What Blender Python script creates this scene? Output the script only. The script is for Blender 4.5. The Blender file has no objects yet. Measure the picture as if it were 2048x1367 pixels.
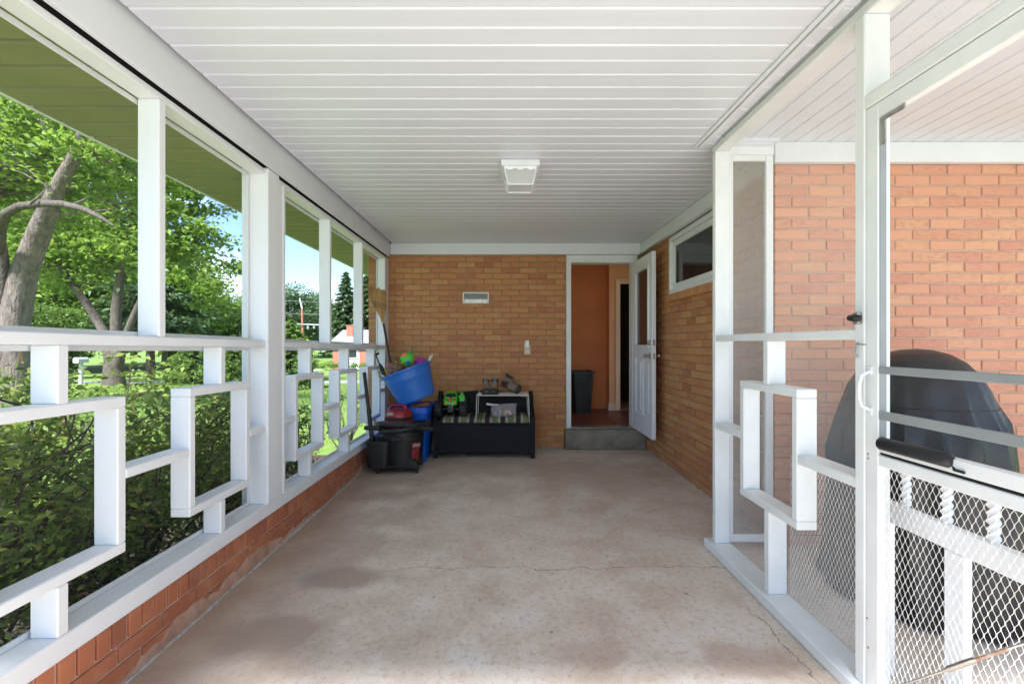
import bpy, math, random
import numpy as np
from mathutils import Vector, Matrix
R = math.radians
random.seed(7)
scene = bpy.context.scene
col = scene.collection

# ------------------------------------------------------------------ camera
# f = 916 px at 2048 px width; level, looking along +Y; vanishing point at (1011, 687)
H = 1.26
cam_d = bpy.data.cameras.new("camera")
cam = bpy.data.objects.new("camera", cam_d); col.objects.link(cam)
cam.location = (0, 0, H); cam.rotation_euler = (R(90), 0, 0)
cam_d.sensor_width = 36; cam_d.lens = 36 * 916 / 2048
cam_d.shift_x = 13 / 2048; cam_d.shift_y = 3.5 / 2048
cam_d.clip_start = 0.02; cam_d.clip_end = 2000
scene.camera = cam

# ------------------------------------------------------------------ world, sun, exposure
SUN_EL, SUN_AZ = 50, 194           # azimuth clockwise from +Y: the sun stands behind the camera, a little to the left
world = bpy.data.worlds.new("World"); scene.world = world; world.use_nodes = True
wn, wl = world.node_tree.nodes, world.node_tree.links
wn.clear()
w_out = wn.new("ShaderNodeOutputWorld"); w_bg = wn.new("ShaderNodeBackground")
sky = wn.new("ShaderNodeTexSky"); sky.sky_type = 'NISHITA'; sky.sun_disc = False
sky.sun_elevation = R(SUN_EL); sky.sun_rotation = R(SUN_AZ)
sky.air_density = 1.0; sky.dust_density = 0; sky.ozone_density = 2.2
w_tc = wn.new("ShaderNodeTexCoord"); w_map = wn.new("ShaderNodeMapping")
w_map.inputs['Scale'].default_value = (1, 1, 2.6)
w_no = wn.new("ShaderNodeTexNoise"); w_no.inputs['Scale'].default_value = 3.1
w_no.inputs['Detail'].default_value = 7; w_no.inputs['Roughness'].default_value = .55
w_rp = wn.new("ShaderNodeValToRGB")
w_rp.color_ramp.elements[0].position = .52; w_rp.color_ramp.elements[1].position = .66
w_mx = wn.new("ShaderNodeMix"); w_mx.data_type = 'RGBA'
w_mx.inputs['B'].default_value = (9.0, 9.1, 9.4, 1)
wl.new(w_tc.outputs['Generated'], w_map.inputs['Vector']); wl.new(w_map.outputs[0], w_no.inputs['Vector'])
wl.new(w_no.outputs['Fac'], w_rp.inputs['Fac']); wl.new(w_rp.outputs['Color'], w_mx.inputs['Factor'])
wl.new(sky.outputs[0], w_mx.inputs['A']); wl.new(w_mx.outputs['Result'], w_bg.inputs['Color'])
wl.new(w_bg.outputs[0], w_out.inputs['Surface'])
w_bg.inputs['Strength'].default_value = 0.054

sun_d = bpy.data.lights.new("sun", 'SUN'); sun_d.energy = 3.2; sun_d.angle = R(8); sun_d.color = (1, .975, .935)
sun = bpy.data.objects.new("sun", sun_d); col.objects.link(sun)
az, el = R(SUN_AZ), R(SUN_EL)
to_sun = Vector((math.sin(az) * math.cos(el), math.cos(az) * math.cos(el), math.sin(el)))
sun.rotation_euler = (-to_sun).to_track_quat('-Z', 'Y').to_euler()
sun.location = to_sun * 30

vs = scene.view_settings
vs.view_transform = 'Standard'; vs.look = 'None'; vs.gamma = 1; vs.exposure = 2.42
vs.use_white_balance = True; vs.white_balance_temperature = 5980; vs.white_balance_tint = 9

cy = scene.cycles
cy.max_bounces = 6; cy.diffuse_bounces = 5; cy.glossy_bounces = 3; cy.transmission_bounces = 4; cy.transparent_max_bounces = 14
cy.sample_clamp_indirect = 6

# ------------------------------------------------------------------ materials
def new_mat(name):
    m = bpy.data.materials.new(name); m.use_nodes = True
    nt = m.node_tree; b = nt.nodes['Principled BSDF']
    return m, nt, b

def N(nt, t, **kw):
    n = nt.nodes.new(t)
    for k, v in kw.items():
        if hasattr(n, k): setattr(n, k, v)
        else: n.inputs[k].default_value = v
    return n

def noise(nt, vec, scale, detail=4, rough=.55):
    n = N(nt, "ShaderNodeTexNoise"); n.inputs['Scale'].default_value = scale
    n.inputs['Detail'].default_value = detail; n.inputs['Roughness'].default_value = rough
    if vec is not None: nt.links.new(vec, n.inputs['Vector'])
    return n.outputs['Fac']

def ramp(nt, fac, stops, interp='LINEAR'):
    r = nt.nodes.new("ShaderNodeValToRGB"); r.color_ramp.interpolation = interp
    els = r.color_ramp.elements
    while len(els) < len(stops): els.new(.5)
    for e, (p, c) in zip(els, stops):
        e.position = p
        e.color = (c, c, c, 1) if isinstance(c, (int, float)) else (*c, 1)
    nt.links.new(fac, r.inputs['Fac'])
    return r.outputs['Color']

def mix(nt, fac, a, b, blend='MIX'):
    m = nt.nodes.new("ShaderNodeMix"); m.data_type = 'RGBA'; m.blend_type = blend
    for s, v in (('Factor', fac), ('A', a), ('B', b)):
        i = m.inputs[s]
        if hasattr(v, 'is_output'): nt.links.new(v, i)
        elif s == 'Factor': i.default_value = v
        else: i.default_value = (*v, 1)
    return m.outputs['Result']

def math_n(nt, op, a, b=None, c=None):
    m = nt.nodes.new("ShaderNodeMath"); m.operation = op
    for i, v in enumerate((a, b, c)):
        if v is None: continue
        if hasattr(v, 'is_output'): nt.links.new(v, m.inputs[i])
        else: m.inputs[i].default_value = v
    return m.outputs[0]

def objvec(nt, scale=(1, 1, 1), rnd=False):
    tc = nt.nodes.new("ShaderNodeTexCoord"); mp = nt.nodes.new("ShaderNodeMapping")
    mp.inputs['Scale'].default_value = scale
    nt.links.new(tc.outputs['Object'], mp.inputs['Vector'])
    if rnd:
        oi = nt.nodes.new("ShaderNodeObjectInfo")
        mm = math_n(nt, 'MULTIPLY', oi.outputs['Random'], 37.0)
        nt.links.new(mm, mp.inputs['Location'])
    return mp.outputs[0]

def bump(nt, b, height, strength=.3, dist=.01):
    n = nt.nodes.new("ShaderNodeBump"); n.inputs['Strength'].default_value = strength
    n.inputs['Distance'].default_value = dist
    nt.links.new(height, n.inputs['Height']); nt.links.new(n.outputs[0], b.inputs['Normal'])

def pm(name, c1, c2=None, scale=6, rough=.5, bs=0, bscale=60, bdist=.003, metal=0, stretch=(1, 1, 1), spec=.5, rnd=True):
    m, nt, b = new_mat(name)
    v = objvec(nt, stretch, rnd)
    c2 = c2 or tuple(x * .86 for x in c1)
    f = noise(nt, v, scale, 5)
    nt.links.new(ramp(nt, f, [(.32, c2), (.66, c1)]), b.inputs['Base Color'])
    b.inputs['Roughness'].default_value = rough; b.inputs['Metallic'].default_value = metal
    b.inputs['Specular IOR Level'].default_value = spec
    if bs: bump(nt, b, noise(nt, v, bscale, 4), bs, bdist)
    return m

M = {}
M['white'] = pm('white_paint', (.80, .805, .82), (.75, .755, .765), 5, .45, .25, 90, .002, stretch=(1, 1, .25))
M['offwhite'] = pm('old_white_paint', (.765, .775, .765), (.70, .71, .70), 6, .42, .25, 80, .002)
M['vinyl'] = pm('vinyl_plank', (.725, .745, .79), (.69, .71, .755), 2.5, .38, .12, 40, .001, stretch=(.3, 6, 6))
M['trim'] = pm('aluminium_trim', (.76, .77, .795), (.72, .73, .755), 3, .4)
M['olive'] = pm('lawn_bounce_soffit', (.235, .235, .095), (.20, .20, .08), 4, .6, .2, 200, .001)  # green light bounced off the lawn is put into this colour
M['black'] = pm('black_plastic', (.011, .011, .012), (.008, .008, .009), 20, .45, .2, 300, .001)
M['rubber'] = pm('black_rubber', (.014, .014, .015), (.02, .02, .02), 30, .6)
M['dark'] = pm('dark_gap', (.012, .012, .012), None, 5, .9)
M['grey_bar'] = pm('grey_bar', (.27, .285, .285), (.23, .245, .245), 8, .5)
M['steel'] = pm('dull_steel', (.5, .49, .46), (.36, .34, .31), 30, .35, metal=.9)
M['rust'] = pm('rusty_steel', (.30, .13, .06), (.42, .38, .33), 45, .65, metal=.3)
M['bluetub'] = pm('blue_tub', (.035, .17, .60), (.03, .15, .53), 9, .42, .1, 200, .001)
M['bluebin'] = pm('blue_bin', (.01, .115, .64), (.01, .10, .56), 7, .4)
M['red'] = pm('dark_red_plastic', (.28, .012, .02), (.22, .01, .016), 8, .3)
M['straw'] = pm('broom_straw', (.46, .27, .09), (.24, .12, .035), 5, .75, .8, 90, .004, stretch=(9, 9, .4))
M['thread'] = pm('dark_thread', (.06, .04, .03), None, 9, .8)
M['beige'] = pm('beige_plate', (.62, .50, .30), (.56, .45, .27), 9, .4)
M['ivory'] = pm('ivory_plastic', (.78, .77, .72), None, 9, .35)
M['green_toy'] = pm('green_toy', (.05, .50, .02), (.04, .42, .02), 8, .3)
M['orange_toy'] = pm('orange_toy', (.85, .25, .02), None, 8, .35)
M['red_toy'] = pm('red_toy', (.7, .03, .03), None, 8, .35)
M['wire'] = pm('white_wire', (.78, .76, .70), (.6, .57, .5), 20, .4)
M['bench'] = pm('black_resin', (.009, .009, .013), (.006, .006, .009), 60, .72, .35, 240, .002, spec=.3)
M['shoe'] = pm('brown_suede', (.24, .165, .11), (.15, .10, .065), 40, .85, .3, 300, .001)
M['shoe_dark'] = pm('dark_shoe_rubber', (.035, .033, .031), None, 30, .7)
M['shoe_grey'] = pm('grey_shoe_lining', (.25, .27, .32), (.04, .05, .08), 50, .8)
M['lace'] = pm('tan_lace', (.36, .27, .17), None, 50, .8)
M['shoe_red'] = pm('dark_red_patch', (.16, .03, .03), None, 30, .7)
M['concrete_step'] = pm('step_concrete', (.27, .235, .19), (.15, .13, .10), 7, .85, .5, 90, .004)
M['caulk'] = pm('pale_mortar', (.50, .47, .43), (.30, .27, .24), 30, .9, .5, 60, .006)
M['parge'] = pm('parged_mortar', (.50, .31, .22), (.33, .17, .11), 9, .9, .6, 50, .006)
M['orange_wall'] = pm('orange_wall', (.66, .21, .055), (.59, .18, .045), 3, .6, .15, 120, .001)
M['peach_wall'] = pm('peach_wall', (.72, .34, .16), (.68, .31, .145), 3, .6)
M['peach_trim'] = pm('peach_trim', (.80, .50, .34), None, 3, .45)
M['terracotta'] = pm('terracotta_tile', (.20, .055, .028), (.13, .035, .02), 6, .4)
M['grout'] = pm('tan_grout', (.32, .16, .07), None, 20, .9)
M['dark_room'] = pm('dark_room_wall', (.05, .03, .02), None, 4, .8)
M['door_white'] = pm('door_paint', (.78, .79, .82), (.75, .76, .79), 3, .3)
M['bark'] = pm('bark', (.21, .165, .14), (.085, .066, .055), 5, .9, 1.0, 9, .04, stretch=(3, 3, .7))
M['bark_dark'] = pm('dark_bark', (.12, .095, .075), (.05, .038, .03), 6, .9, 1.0, 10, .04, stretch=(3, 3, .7))
M['twig'] = pm('twig', (.06, .045, .033), (.035, .026, .02), 20, .9)
M['soil_and_groove_shade'] = pm('mulch_and_groove_shade', (.07, .042, .026), (.03, .018, .012), 14, .95, 1, 40, .03)
M['roof'] = pm('grey_shingle', (.20, .205, .22), (.16, .165, .18), 3, .9, .3, 20, .02)
M['siding'] = pm('white_siding', (.55, .56, .58), None, 2, .6)
M['far_brick'] = pm('far_brick', (.38, .13, .075), (.30, .10, .06), 9, .9)
M['glass_dark'] = pm('dark_glass', (.02, .024, .028), None, 2, .05)
M['pole'] = pm('pole_wood', (.36, .13, .065), (.26, .09, .05), 6, .9)
M['asphalt'] = pm('pale_asphalt', (.30, .30, .31), (.25, .25, .26), 3, .9)
M['pale_path'] = pm('pale_concrete', (.42, .42, .41), (.35, .35, .34), 2, .9, .2, 40, .003)
M['cover'] = None

def brick_mat(name, stops, mott=(.62, .30, .17)):
    m, nt, b = new_mat(name)
    oi = nt.nodes.new("ShaderNodeObjectInfo"); ge = nt.nodes.new("ShaderNodeNewGeometry")
    rnd = math_n(nt, 'FRACT', math_n(nt, 'ADD', oi.outputs['Random'], ge.outputs['Random Per Island']))
    v = objvec(nt, (1, 1, 1), True)
    base = ramp(nt, rnd, stops)
    n1 = noise(nt, v, 9, 6, .6)
    c = mix(nt, ramp(nt, n1, [(.50, 0), (.78, .55)]), base, mott)
    # rough drag marks of the wire cut, only on some of the bricks
    vv = objvec(nt, (14, 14, 60), True)
    n2 = noise(nt, vv, 1.6, 5, .65)
    sel = ramp(nt, rnd, [(.45, .15), (.5, 1.0)], 'LINEAR')
    dk = math_n(nt, 'MULTIPLY', ramp(nt, n2, [(.5, 0), (.66, .30)]), sel)
    c = mix(nt, dk, c, (.20, .07, .035))
    n3 = noise(nt, v, 170, 2)
    c = mix(nt, ramp(nt, n3, [(.66, 0), (.74, .5)]), c, (.14, .06, .035))
    nt.links.new(c, b.inputs['Base Color']); b.inputs['Roughness'].default_value = .85
    hh = math_n(nt, 'ADD', math_n(nt, 'MULTIPLY', n2, sel), math_n(nt, 'MULTIPLY', n3, .4))
    bump(nt, b, hh, .7, .004)
    return m
M['brick'] = brick_mat('brick', [(0, (.44, .18, .072)), (.2, (.50, .24, .085)), (.4, (.46, .205, .08)), (.55, (.53, .275, .105)), (.7, (.42, .155, .07)), (.85, (.50, .24, .095)), (1, (.40, .15, .06))])
M['brick_bbq'] = brick_mat('brick_orange', [(0, (.62, .29, .185)), (.25, (.66, .33, .20)), (.5, (.60, .27, .175)), (.7, (.67, .355, .21)), (.85, (.58, .25, .175)), (1, (.64, .31, .195))], (.66, .36, .23))
M['brick_red'] = brick_mat('brick_red', [(0, (.40, .13, .06)), (.3, (.46, .165, .075)), (.6, (.36, .11, .055)), (.85, (.43, .15, .07)), (1, (.26, .085, .05))])
M['mortar'] = pm('mortar', (.33, .225, .135), (.27, .18, .11), 12, .95, .4, 120, .003)
M['mortar_bbq'] = pm('mortar_pale', (.56, .385, .30), (.48, .33, .25), 12, .95, .4, 120, .003)

def concrete():
    m, nt, b = new_mat('stained_concrete')
    v = objvec(nt)
    n1 = noise(nt, v, 1.1, 6, .6); n2 = noise(nt, v, 3.7, 7, .65); n3 = noise(nt, v, 90, 3, .6); n4 = noise(nt, v, 14, 5, .6); n5 = noise(nt, v, 34, 4, .7)
    c = ramp(nt, n1, [(.34, (.55, .435, .34)), (.5, (.66, .545, .44)), (.66, (.70, .60, .51))])
    c = mix(nt, ramp(nt, n2, [(.48, 0), (.66, .8)]), c, (.74, .665, .60))
    c = mix(nt, ramp(nt, n2, [(.30, .5), (.47, 0)]), c, (.44, .33, .255))
    c = mix(nt, ramp(nt, n4, [(.60, 0), (.74, .45)]), c, (.46, .31, .22))
    c = mix(nt, ramp(nt, n3, [(.52, 0), (.72, .30)]), c, (.34, .255, .205))
    c = mix(nt, ramp(nt, n5, [(.53, 0), (.64, .5)]), c, (.42, .30, .22)); c = mix(nt, ramp(nt, n5, [(.34, .4), (.46, 0)]), c, (.70, .62, .55))
    sx = nt.nodes.new("ShaderNodeSeparateXYZ"); nt.links.new(v, sx.inputs[0])
    X, Y = sx.outputs['X'], sx.outputs['Y']
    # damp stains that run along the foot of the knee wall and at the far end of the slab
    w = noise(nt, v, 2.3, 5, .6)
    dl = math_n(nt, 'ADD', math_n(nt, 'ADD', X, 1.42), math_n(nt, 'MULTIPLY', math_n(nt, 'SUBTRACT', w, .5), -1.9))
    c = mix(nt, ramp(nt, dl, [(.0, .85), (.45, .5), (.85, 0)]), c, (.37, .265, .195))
    def blob(cx, cy, rx, ry, amt, colr, wob=.5):
        dx = math_n(nt, 'DIVIDE', math_n(nt, 'SUBTRACT', X, cx), rx); dy = math_n(nt, 'DIVIDE', math_n(nt, 'SUBTRACT', Y, cy), ry)
        d = math_n(nt, 'SQRT', math_n(nt, 'ADD', math_n(nt, 'MULTIPLY', dx, dx), math_n(nt, 'MULTIPLY', dy, dy)))
        d = math_n(nt, 'ADD', d, math_n(nt, 'MULTIPLY', math_n(nt, 'SUBTRACT', n2, .5), wob * 2))
        return mix(nt, ramp(nt, d, [(.55, amt), (1.0, 0)]), c, colr)
    c = blob(-1.06, 2.48, .09, .10, .55, (.42, .37, .36), .15)
    c = blob(-.88, 2.46, .26, .15, .7, (.34, .25, .20))
    c = blob(-1.0, 1.98, .34, .18, .7, (.36, .265, .20))
    c = blob(.95, 1.83, .22, .13, .4, (.42, .25, .18), .9)
    c = blob(.35, 1.87, .18, .10, .4, (.44, .28, .20), .9)
    c = blob(.9, 4.4, .9, .7, .45, (.46, .345, .26), .7)
    c = blob(-.1, 4.75, 1.4, .5, .4, (.46, .345, .26), .7)
    # rust spots and dirt specks
    vo = nt.nodes.new("ShaderNodeTexVoronoi"); vo.inputs['Scale'].default_value = 5.5; nt.links.new(v, vo.inputs['Vector'])
    spot = ramp(nt, math_n(nt, 'ADD', vo.outputs['Distance'], math_n(nt, 'MULTIPLY', n4, .16)), [(.105, .7), (.14, 0)])
    c = mix(nt, spot, c, (.26, .115, .055))
    vo2 = nt.nodes.new("ShaderNodeTexVoronoi"); vo2.inputs['Scale'].default_value = 17; nt.links.new(v, vo2.inputs['Vector'])
    spot2 = ramp(nt, math_n(nt, 'ADD', vo2.outputs['Distance'], math_n(nt, 'MULTIPLY', n2, .3)), [(.15, .75), (.18, 0)])
    c = mix(nt, spot2, c, (.16, .10, .07))
    # the crack across the slab and the shorter one by the screen enclosure
    wob = math_n(nt, 'MULTIPLY', math_n(nt, 'SUBTRACT', noise(nt, v, 4.5, 8, .6), .5), .22)
    cr = math_n(nt, 'ABSOLUTE', math_n(nt, 'SUBTRACT', math_n(nt, 'ADD', Y, wob), 2.575))
    on = ramp(nt, noise(nt, v, 2.0, 3), [(.36, .25), (.5, 1)])
    rng = ramp(nt, math_n(nt, 'ADD', X, 1.0), [(.3, 0), (.55, 1)])
    line = math_n(nt, 'MULTIPLY', math_n(nt, 'MULTIPLY', ramp(nt, cr, [(.0012, .9), (.0045, 0)]), on), rng)
    cr2 = math_n(nt, 'ABSOLUTE', math_n(nt, 'SUBTRACT', math_n(nt, 'ADD', X, math_n(nt, 'MULTIPLY', wob, .8)), 1.17))
    on2 = ramp(nt, Y, [(.0, 1), (1.0, 1)])
    line2 = math_n(nt, 'MULTIPLY', ramp(nt, cr2, [(.0012, .9), (.004, 0)]), ramp(nt, math_n(nt, 'SUBTRACT', Y, 1.5), [(.55, 1), (.75, 0)]))
    line = math_n(nt, 'MAXIMUM', line, line2)
    c = mix(nt, line, c, (.13, .085, .055))
    nt.links.new(c, b.inputs['Base Color'])
    nt.links.new(ramp(nt, n2, [(.3, .55), (.7, .8)]), b.inputs['Roughness'])
    h = math_n(nt, 'SUBTRACT', math_n(nt, 'MULTIPLY', n3, .5), line)
    bump(nt, b, h, .35, .004)
    return m
M['concrete'] = concrete()

def leaf_mat(name, stops, trans=.4, rough=.5):
    m, nt, b = new_mat(name)
    ge = nt.nodes.new("ShaderNodeNewGeometry"); oi = nt.nodes.new("ShaderNodeObjectInfo")
    rnd = math_n(nt, 'FRACT', math_n(nt, 'ADD', ge.outputs['Random Per Island'], math_n(nt, 'MULTIPLY', oi.outputs['Random'], .2)))
    c = ramp(nt, rnd, stops)
    nt.links.new(c, b.inputs['Base Color']); b.inputs['Roughness'].default_value = rough
    b.inputs['Specular IOR Level'].default_value = .3
    tr = nt.nodes.new("ShaderNodeBsdfTranslucent")
    nt.links.new(mix(nt, .5, c, (.25, .33, .03)), tr.inputs['Color'])
    ms = nt.nodes.new("ShaderNodeMixShader"); ms.inputs[0].default_value = trans
    nt.links.new(b.outputs[0], ms.inputs[1]); nt.links.new(tr.outputs[0], ms.inputs[2])
    nt.links.new(ms.outputs[0], nt.nodes['Material Output'].inputs['Surface'])
    return m
M['leaf'] = leaf_mat('maple_leaf', [(0, (.10, .19, .03)), (.4, (.16, .27, .04)), (.75, (.22, .34, .055)), (1, (.29, .40, .08))], .5)
M['leaf2'] = leaf_mat('tree_leaf', [(0, (.075, .15, .035)), (.5, (.12, .21, .045)), (1, (.18, .28, .06))], .4)
M['leaf_shrub'] = leaf_mat('shrub_leaf', [(0, (.055, .09, .016)), (.4, (.10, .155, .026)), (.75, (.17, .235, .038)), (.95, (.25, .31, .06)), (1, (.16, .06, .03))], .3)
M['leaf_big'] = leaf_mat('glossy_leaf', [(0, (.025, .07, .015)), (.6, (.05, .12, .02)), (1, (.10, .18, .03))], .25, .35)
M['needle'] = leaf_mat('needle', [(0, (.04, .085, .04)), (.6, (.075, .135, .055)), (1, (.12, .19, .07))], .15)
M['bush_far'] = leaf_mat('yellow_bush', [(0, (.16, .25, .03)), (1, (.30, .38, .05))], .35)
M['grass_blade'] = leaf_mat('grass_blade', [(0, (.085, .155, .02)), (.6, (.13, .21, .03)), (1, (.20, .27, .045))], .35)

def grass():
    m, nt, b = new_mat('lawn')
    v = objvec(nt)
    n1 = noise(nt, v, .35, 6, .6); n2 = noise(nt, v, 9, 5, .7)
    c = ramp(nt, n1, [(.35, (.11, .175, .025)), (.65, (.165, .23, .035))])
    c = mix(nt, ramp(nt, n2, [(.4, 0), (.7, .6)]), c, (.09, .17, .02))
    nt.links.new(c, b.inputs['Base Color']); b.inputs['Roughness'].default_value = .9
    bump(nt, b, n2, .8, .04)
    return m
M['grass'] = grass()

def screen_mat(name, colr, amt, speck):
    m, nt, b = new_mat(name)
    v = objvec(nt)
    b.inputs['Base Color'].default_value = (*colr, 1); b.inputs['Roughness'].default_value = .6
    t = nt.nodes.new("ShaderNodeBsdfTransparent")
    ms = nt.nodes.new("ShaderNodeMixShader")
    n = noise(nt, v, 2.2, 4); f = math_n(nt, 'MULTIPLY', math_n(nt, 'ADD', n, .5), amt)
    if speck:
        vo = nt.nodes.new("ShaderNodeTexVoronoi"); vo.inputs['Scale'].default_value = 105; nt.links.new(v, vo.inputs['Vector'])
        sp = ramp(nt, vo.outputs['Distance'], [(.12, .55), (.2, 0)])
        sp = math_n(nt, 'MULTIPLY', sp, ramp(nt, noise(nt, v, 1.7, 3), [(.42, 0), (.6, 1)]))
        f = math_n(nt, 'MAXIMUM', f, sp)
    nt.links.new(f, ms.inputs[0])
    nt.links.new(t.outputs[0], ms.inputs[1]); nt.links.new(b.outputs[0], ms.inputs[2])
    nt.links.new(ms.outputs[0], nt.nodes['Material Output'].inputs['Surface'])
    return m
M['screen'] = screen_mat('insect_screen', (.10, .11, .11), .09, False)
M['screen_dusty'] = screen_mat('dusty_screen', (.80, .79, .79), .17, True)
M['screen_door'] = screen_mat('door_screen', (.30, .29, .29), .05, False)
M['screen_old'] = screen_mat('grimy_screen', (.30, .25, .22), .5, False)

def clear_mat(name, colr, alpha, rough=.08):
    m, nt, b = new_mat(name)
    b.inputs['Base Color'].default_value = (*colr, 1); b.inputs['Roughness'].default_value = rough
    t = nt.nodes.new("ShaderNodeBsdfTransparent"); ms = nt.nodes.new("ShaderNodeMixShader"); ms.inputs[0].default_value = alpha
    nt.links.new(t.outputs[0], ms.inputs[1]); nt.links.new(b.outputs[0], ms.inputs[2])
    nt.links.new(ms.outputs[0], nt.nodes['Material Output'].inputs['Surface'])
    return m
M['bag'] = clear_mat('clear_bag', (.62, .58, .62), .28, .15)
M['lamp_glass'] = clear_mat('lamp_glass', (.70, .70, .71), .5, .2)
M['pane'] = clear_mat('door_pane', (.10, .06, .045), .80, .05)

def cover_mat():
    m, nt, b = new_mat('black_cover_fabric')
    v = objvec(nt)
    n = noise(nt, v, 5, 5); n2 = noise(nt, v, 260, 2)
    nt.links.new(ramp(nt, n, [(.35, (.004, .0035, .005)), (.7, (.0075, .0068, .010))]), b.inputs['Base Color'])
    b.inputs['Roughness'].default_value = .42
    bump(nt, b, math_n(nt, 'ADD', n, math_n(nt, 'MULTIPLY', n2, .05)), .5, .03)
    return m
M['cover'] = cover_mat()

def stripe_mat():
    m, nt, b = new_mat('striped_cushion')
    tc = nt.nodes.new("ShaderNodeTexCoord"); sx = nt.nodes.new("ShaderNodeSeparateXYZ")
    nt.links.new(tc.outputs['Object'], sx.inputs[0])
    f = math_n(nt, 'FRACT', math_n(nt, 'DIVIDE', math_n(nt, 'ADD', sx.outputs['X'], 10.03), .172))
    g, k, w = (.12, .145, .07), (.018, .018, .022), (.50, .42, .30)
    d = (.16, .13, .10)
    c = ramp(nt, f, [(0, k), (.28, d), (.33, w), (.36, d), (.41, w), (.44, g), (.84, w), (.87, d), (.92, w), (.95, d)], 'CONSTANT')
    nt.links.new(c, b.inputs['Base Color']); b.inputs['Roughness'].default_value = .9
    bump(nt, b, noise(nt, tc.outputs['Object'], 30, 4), .4, .006)
    return m
M['stripe'] = stripe_mat()

def patch_ball(name, base, patches, scale, edge=None):
    m, nt, b = new_mat(name)
    v = objvec(nt)
    vo = nt.nodes.new("ShaderNodeTexVoronoi"); vo.inputs['Scale'].default_value = scale
    nt.links.new(v, vo.inputs['Vector'])
    sp = nt.nodes.new("ShaderNodeSeparateColor"); nt.links.new(vo.outputs['Color'], sp.inputs[0])
    pc = ramp(nt, sp.outputs[0], [(i / len(patches), p) for i, p in enumerate(patches)], 'CONSTANT')
    if edge is None:
        c = mix(nt, ramp(nt, vo.outputs['Distance'], [(.40, 1), (.43, 0)]), base, pc)
    else:
        v2 = nt.nodes.new("ShaderNodeTexVoronoi"); v2.feature = 'DISTANCE_TO_EDGE'; v2.inputs['Scale'].default_value = scale
        nt.links.new(v, v2.inputs['Vector'])
        c = mix(nt, ramp(nt, v2.outputs['Distance'], [(.05, 1), (.07, 0)]), pc, edge)
    nt.links.new(c, b.inputs['Base Color']); b.inputs['Roughness'].default_value = .4
    return m
M['ball_green'] = patch_ball('spotted_green_ball', (.10, .55, .05), [(.85, .16, .02), (.02, .20, .55), (.85, .20, .02), (.10, .55, .05)], 11)
M['ball_brown'] = patch_ball('patterned_ball', (.2, .1, .05), [(.20, .10, .06), (.70, .50, .03), (.62, .12, .14), (.22, .12, .08), (.28, .15, .10)], 17, (.02, .015, .015))
M['ball_pink'] = pm('magenta_ball', (.55, .04, .42), (.4, .05, .5), 14, .4)

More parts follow.
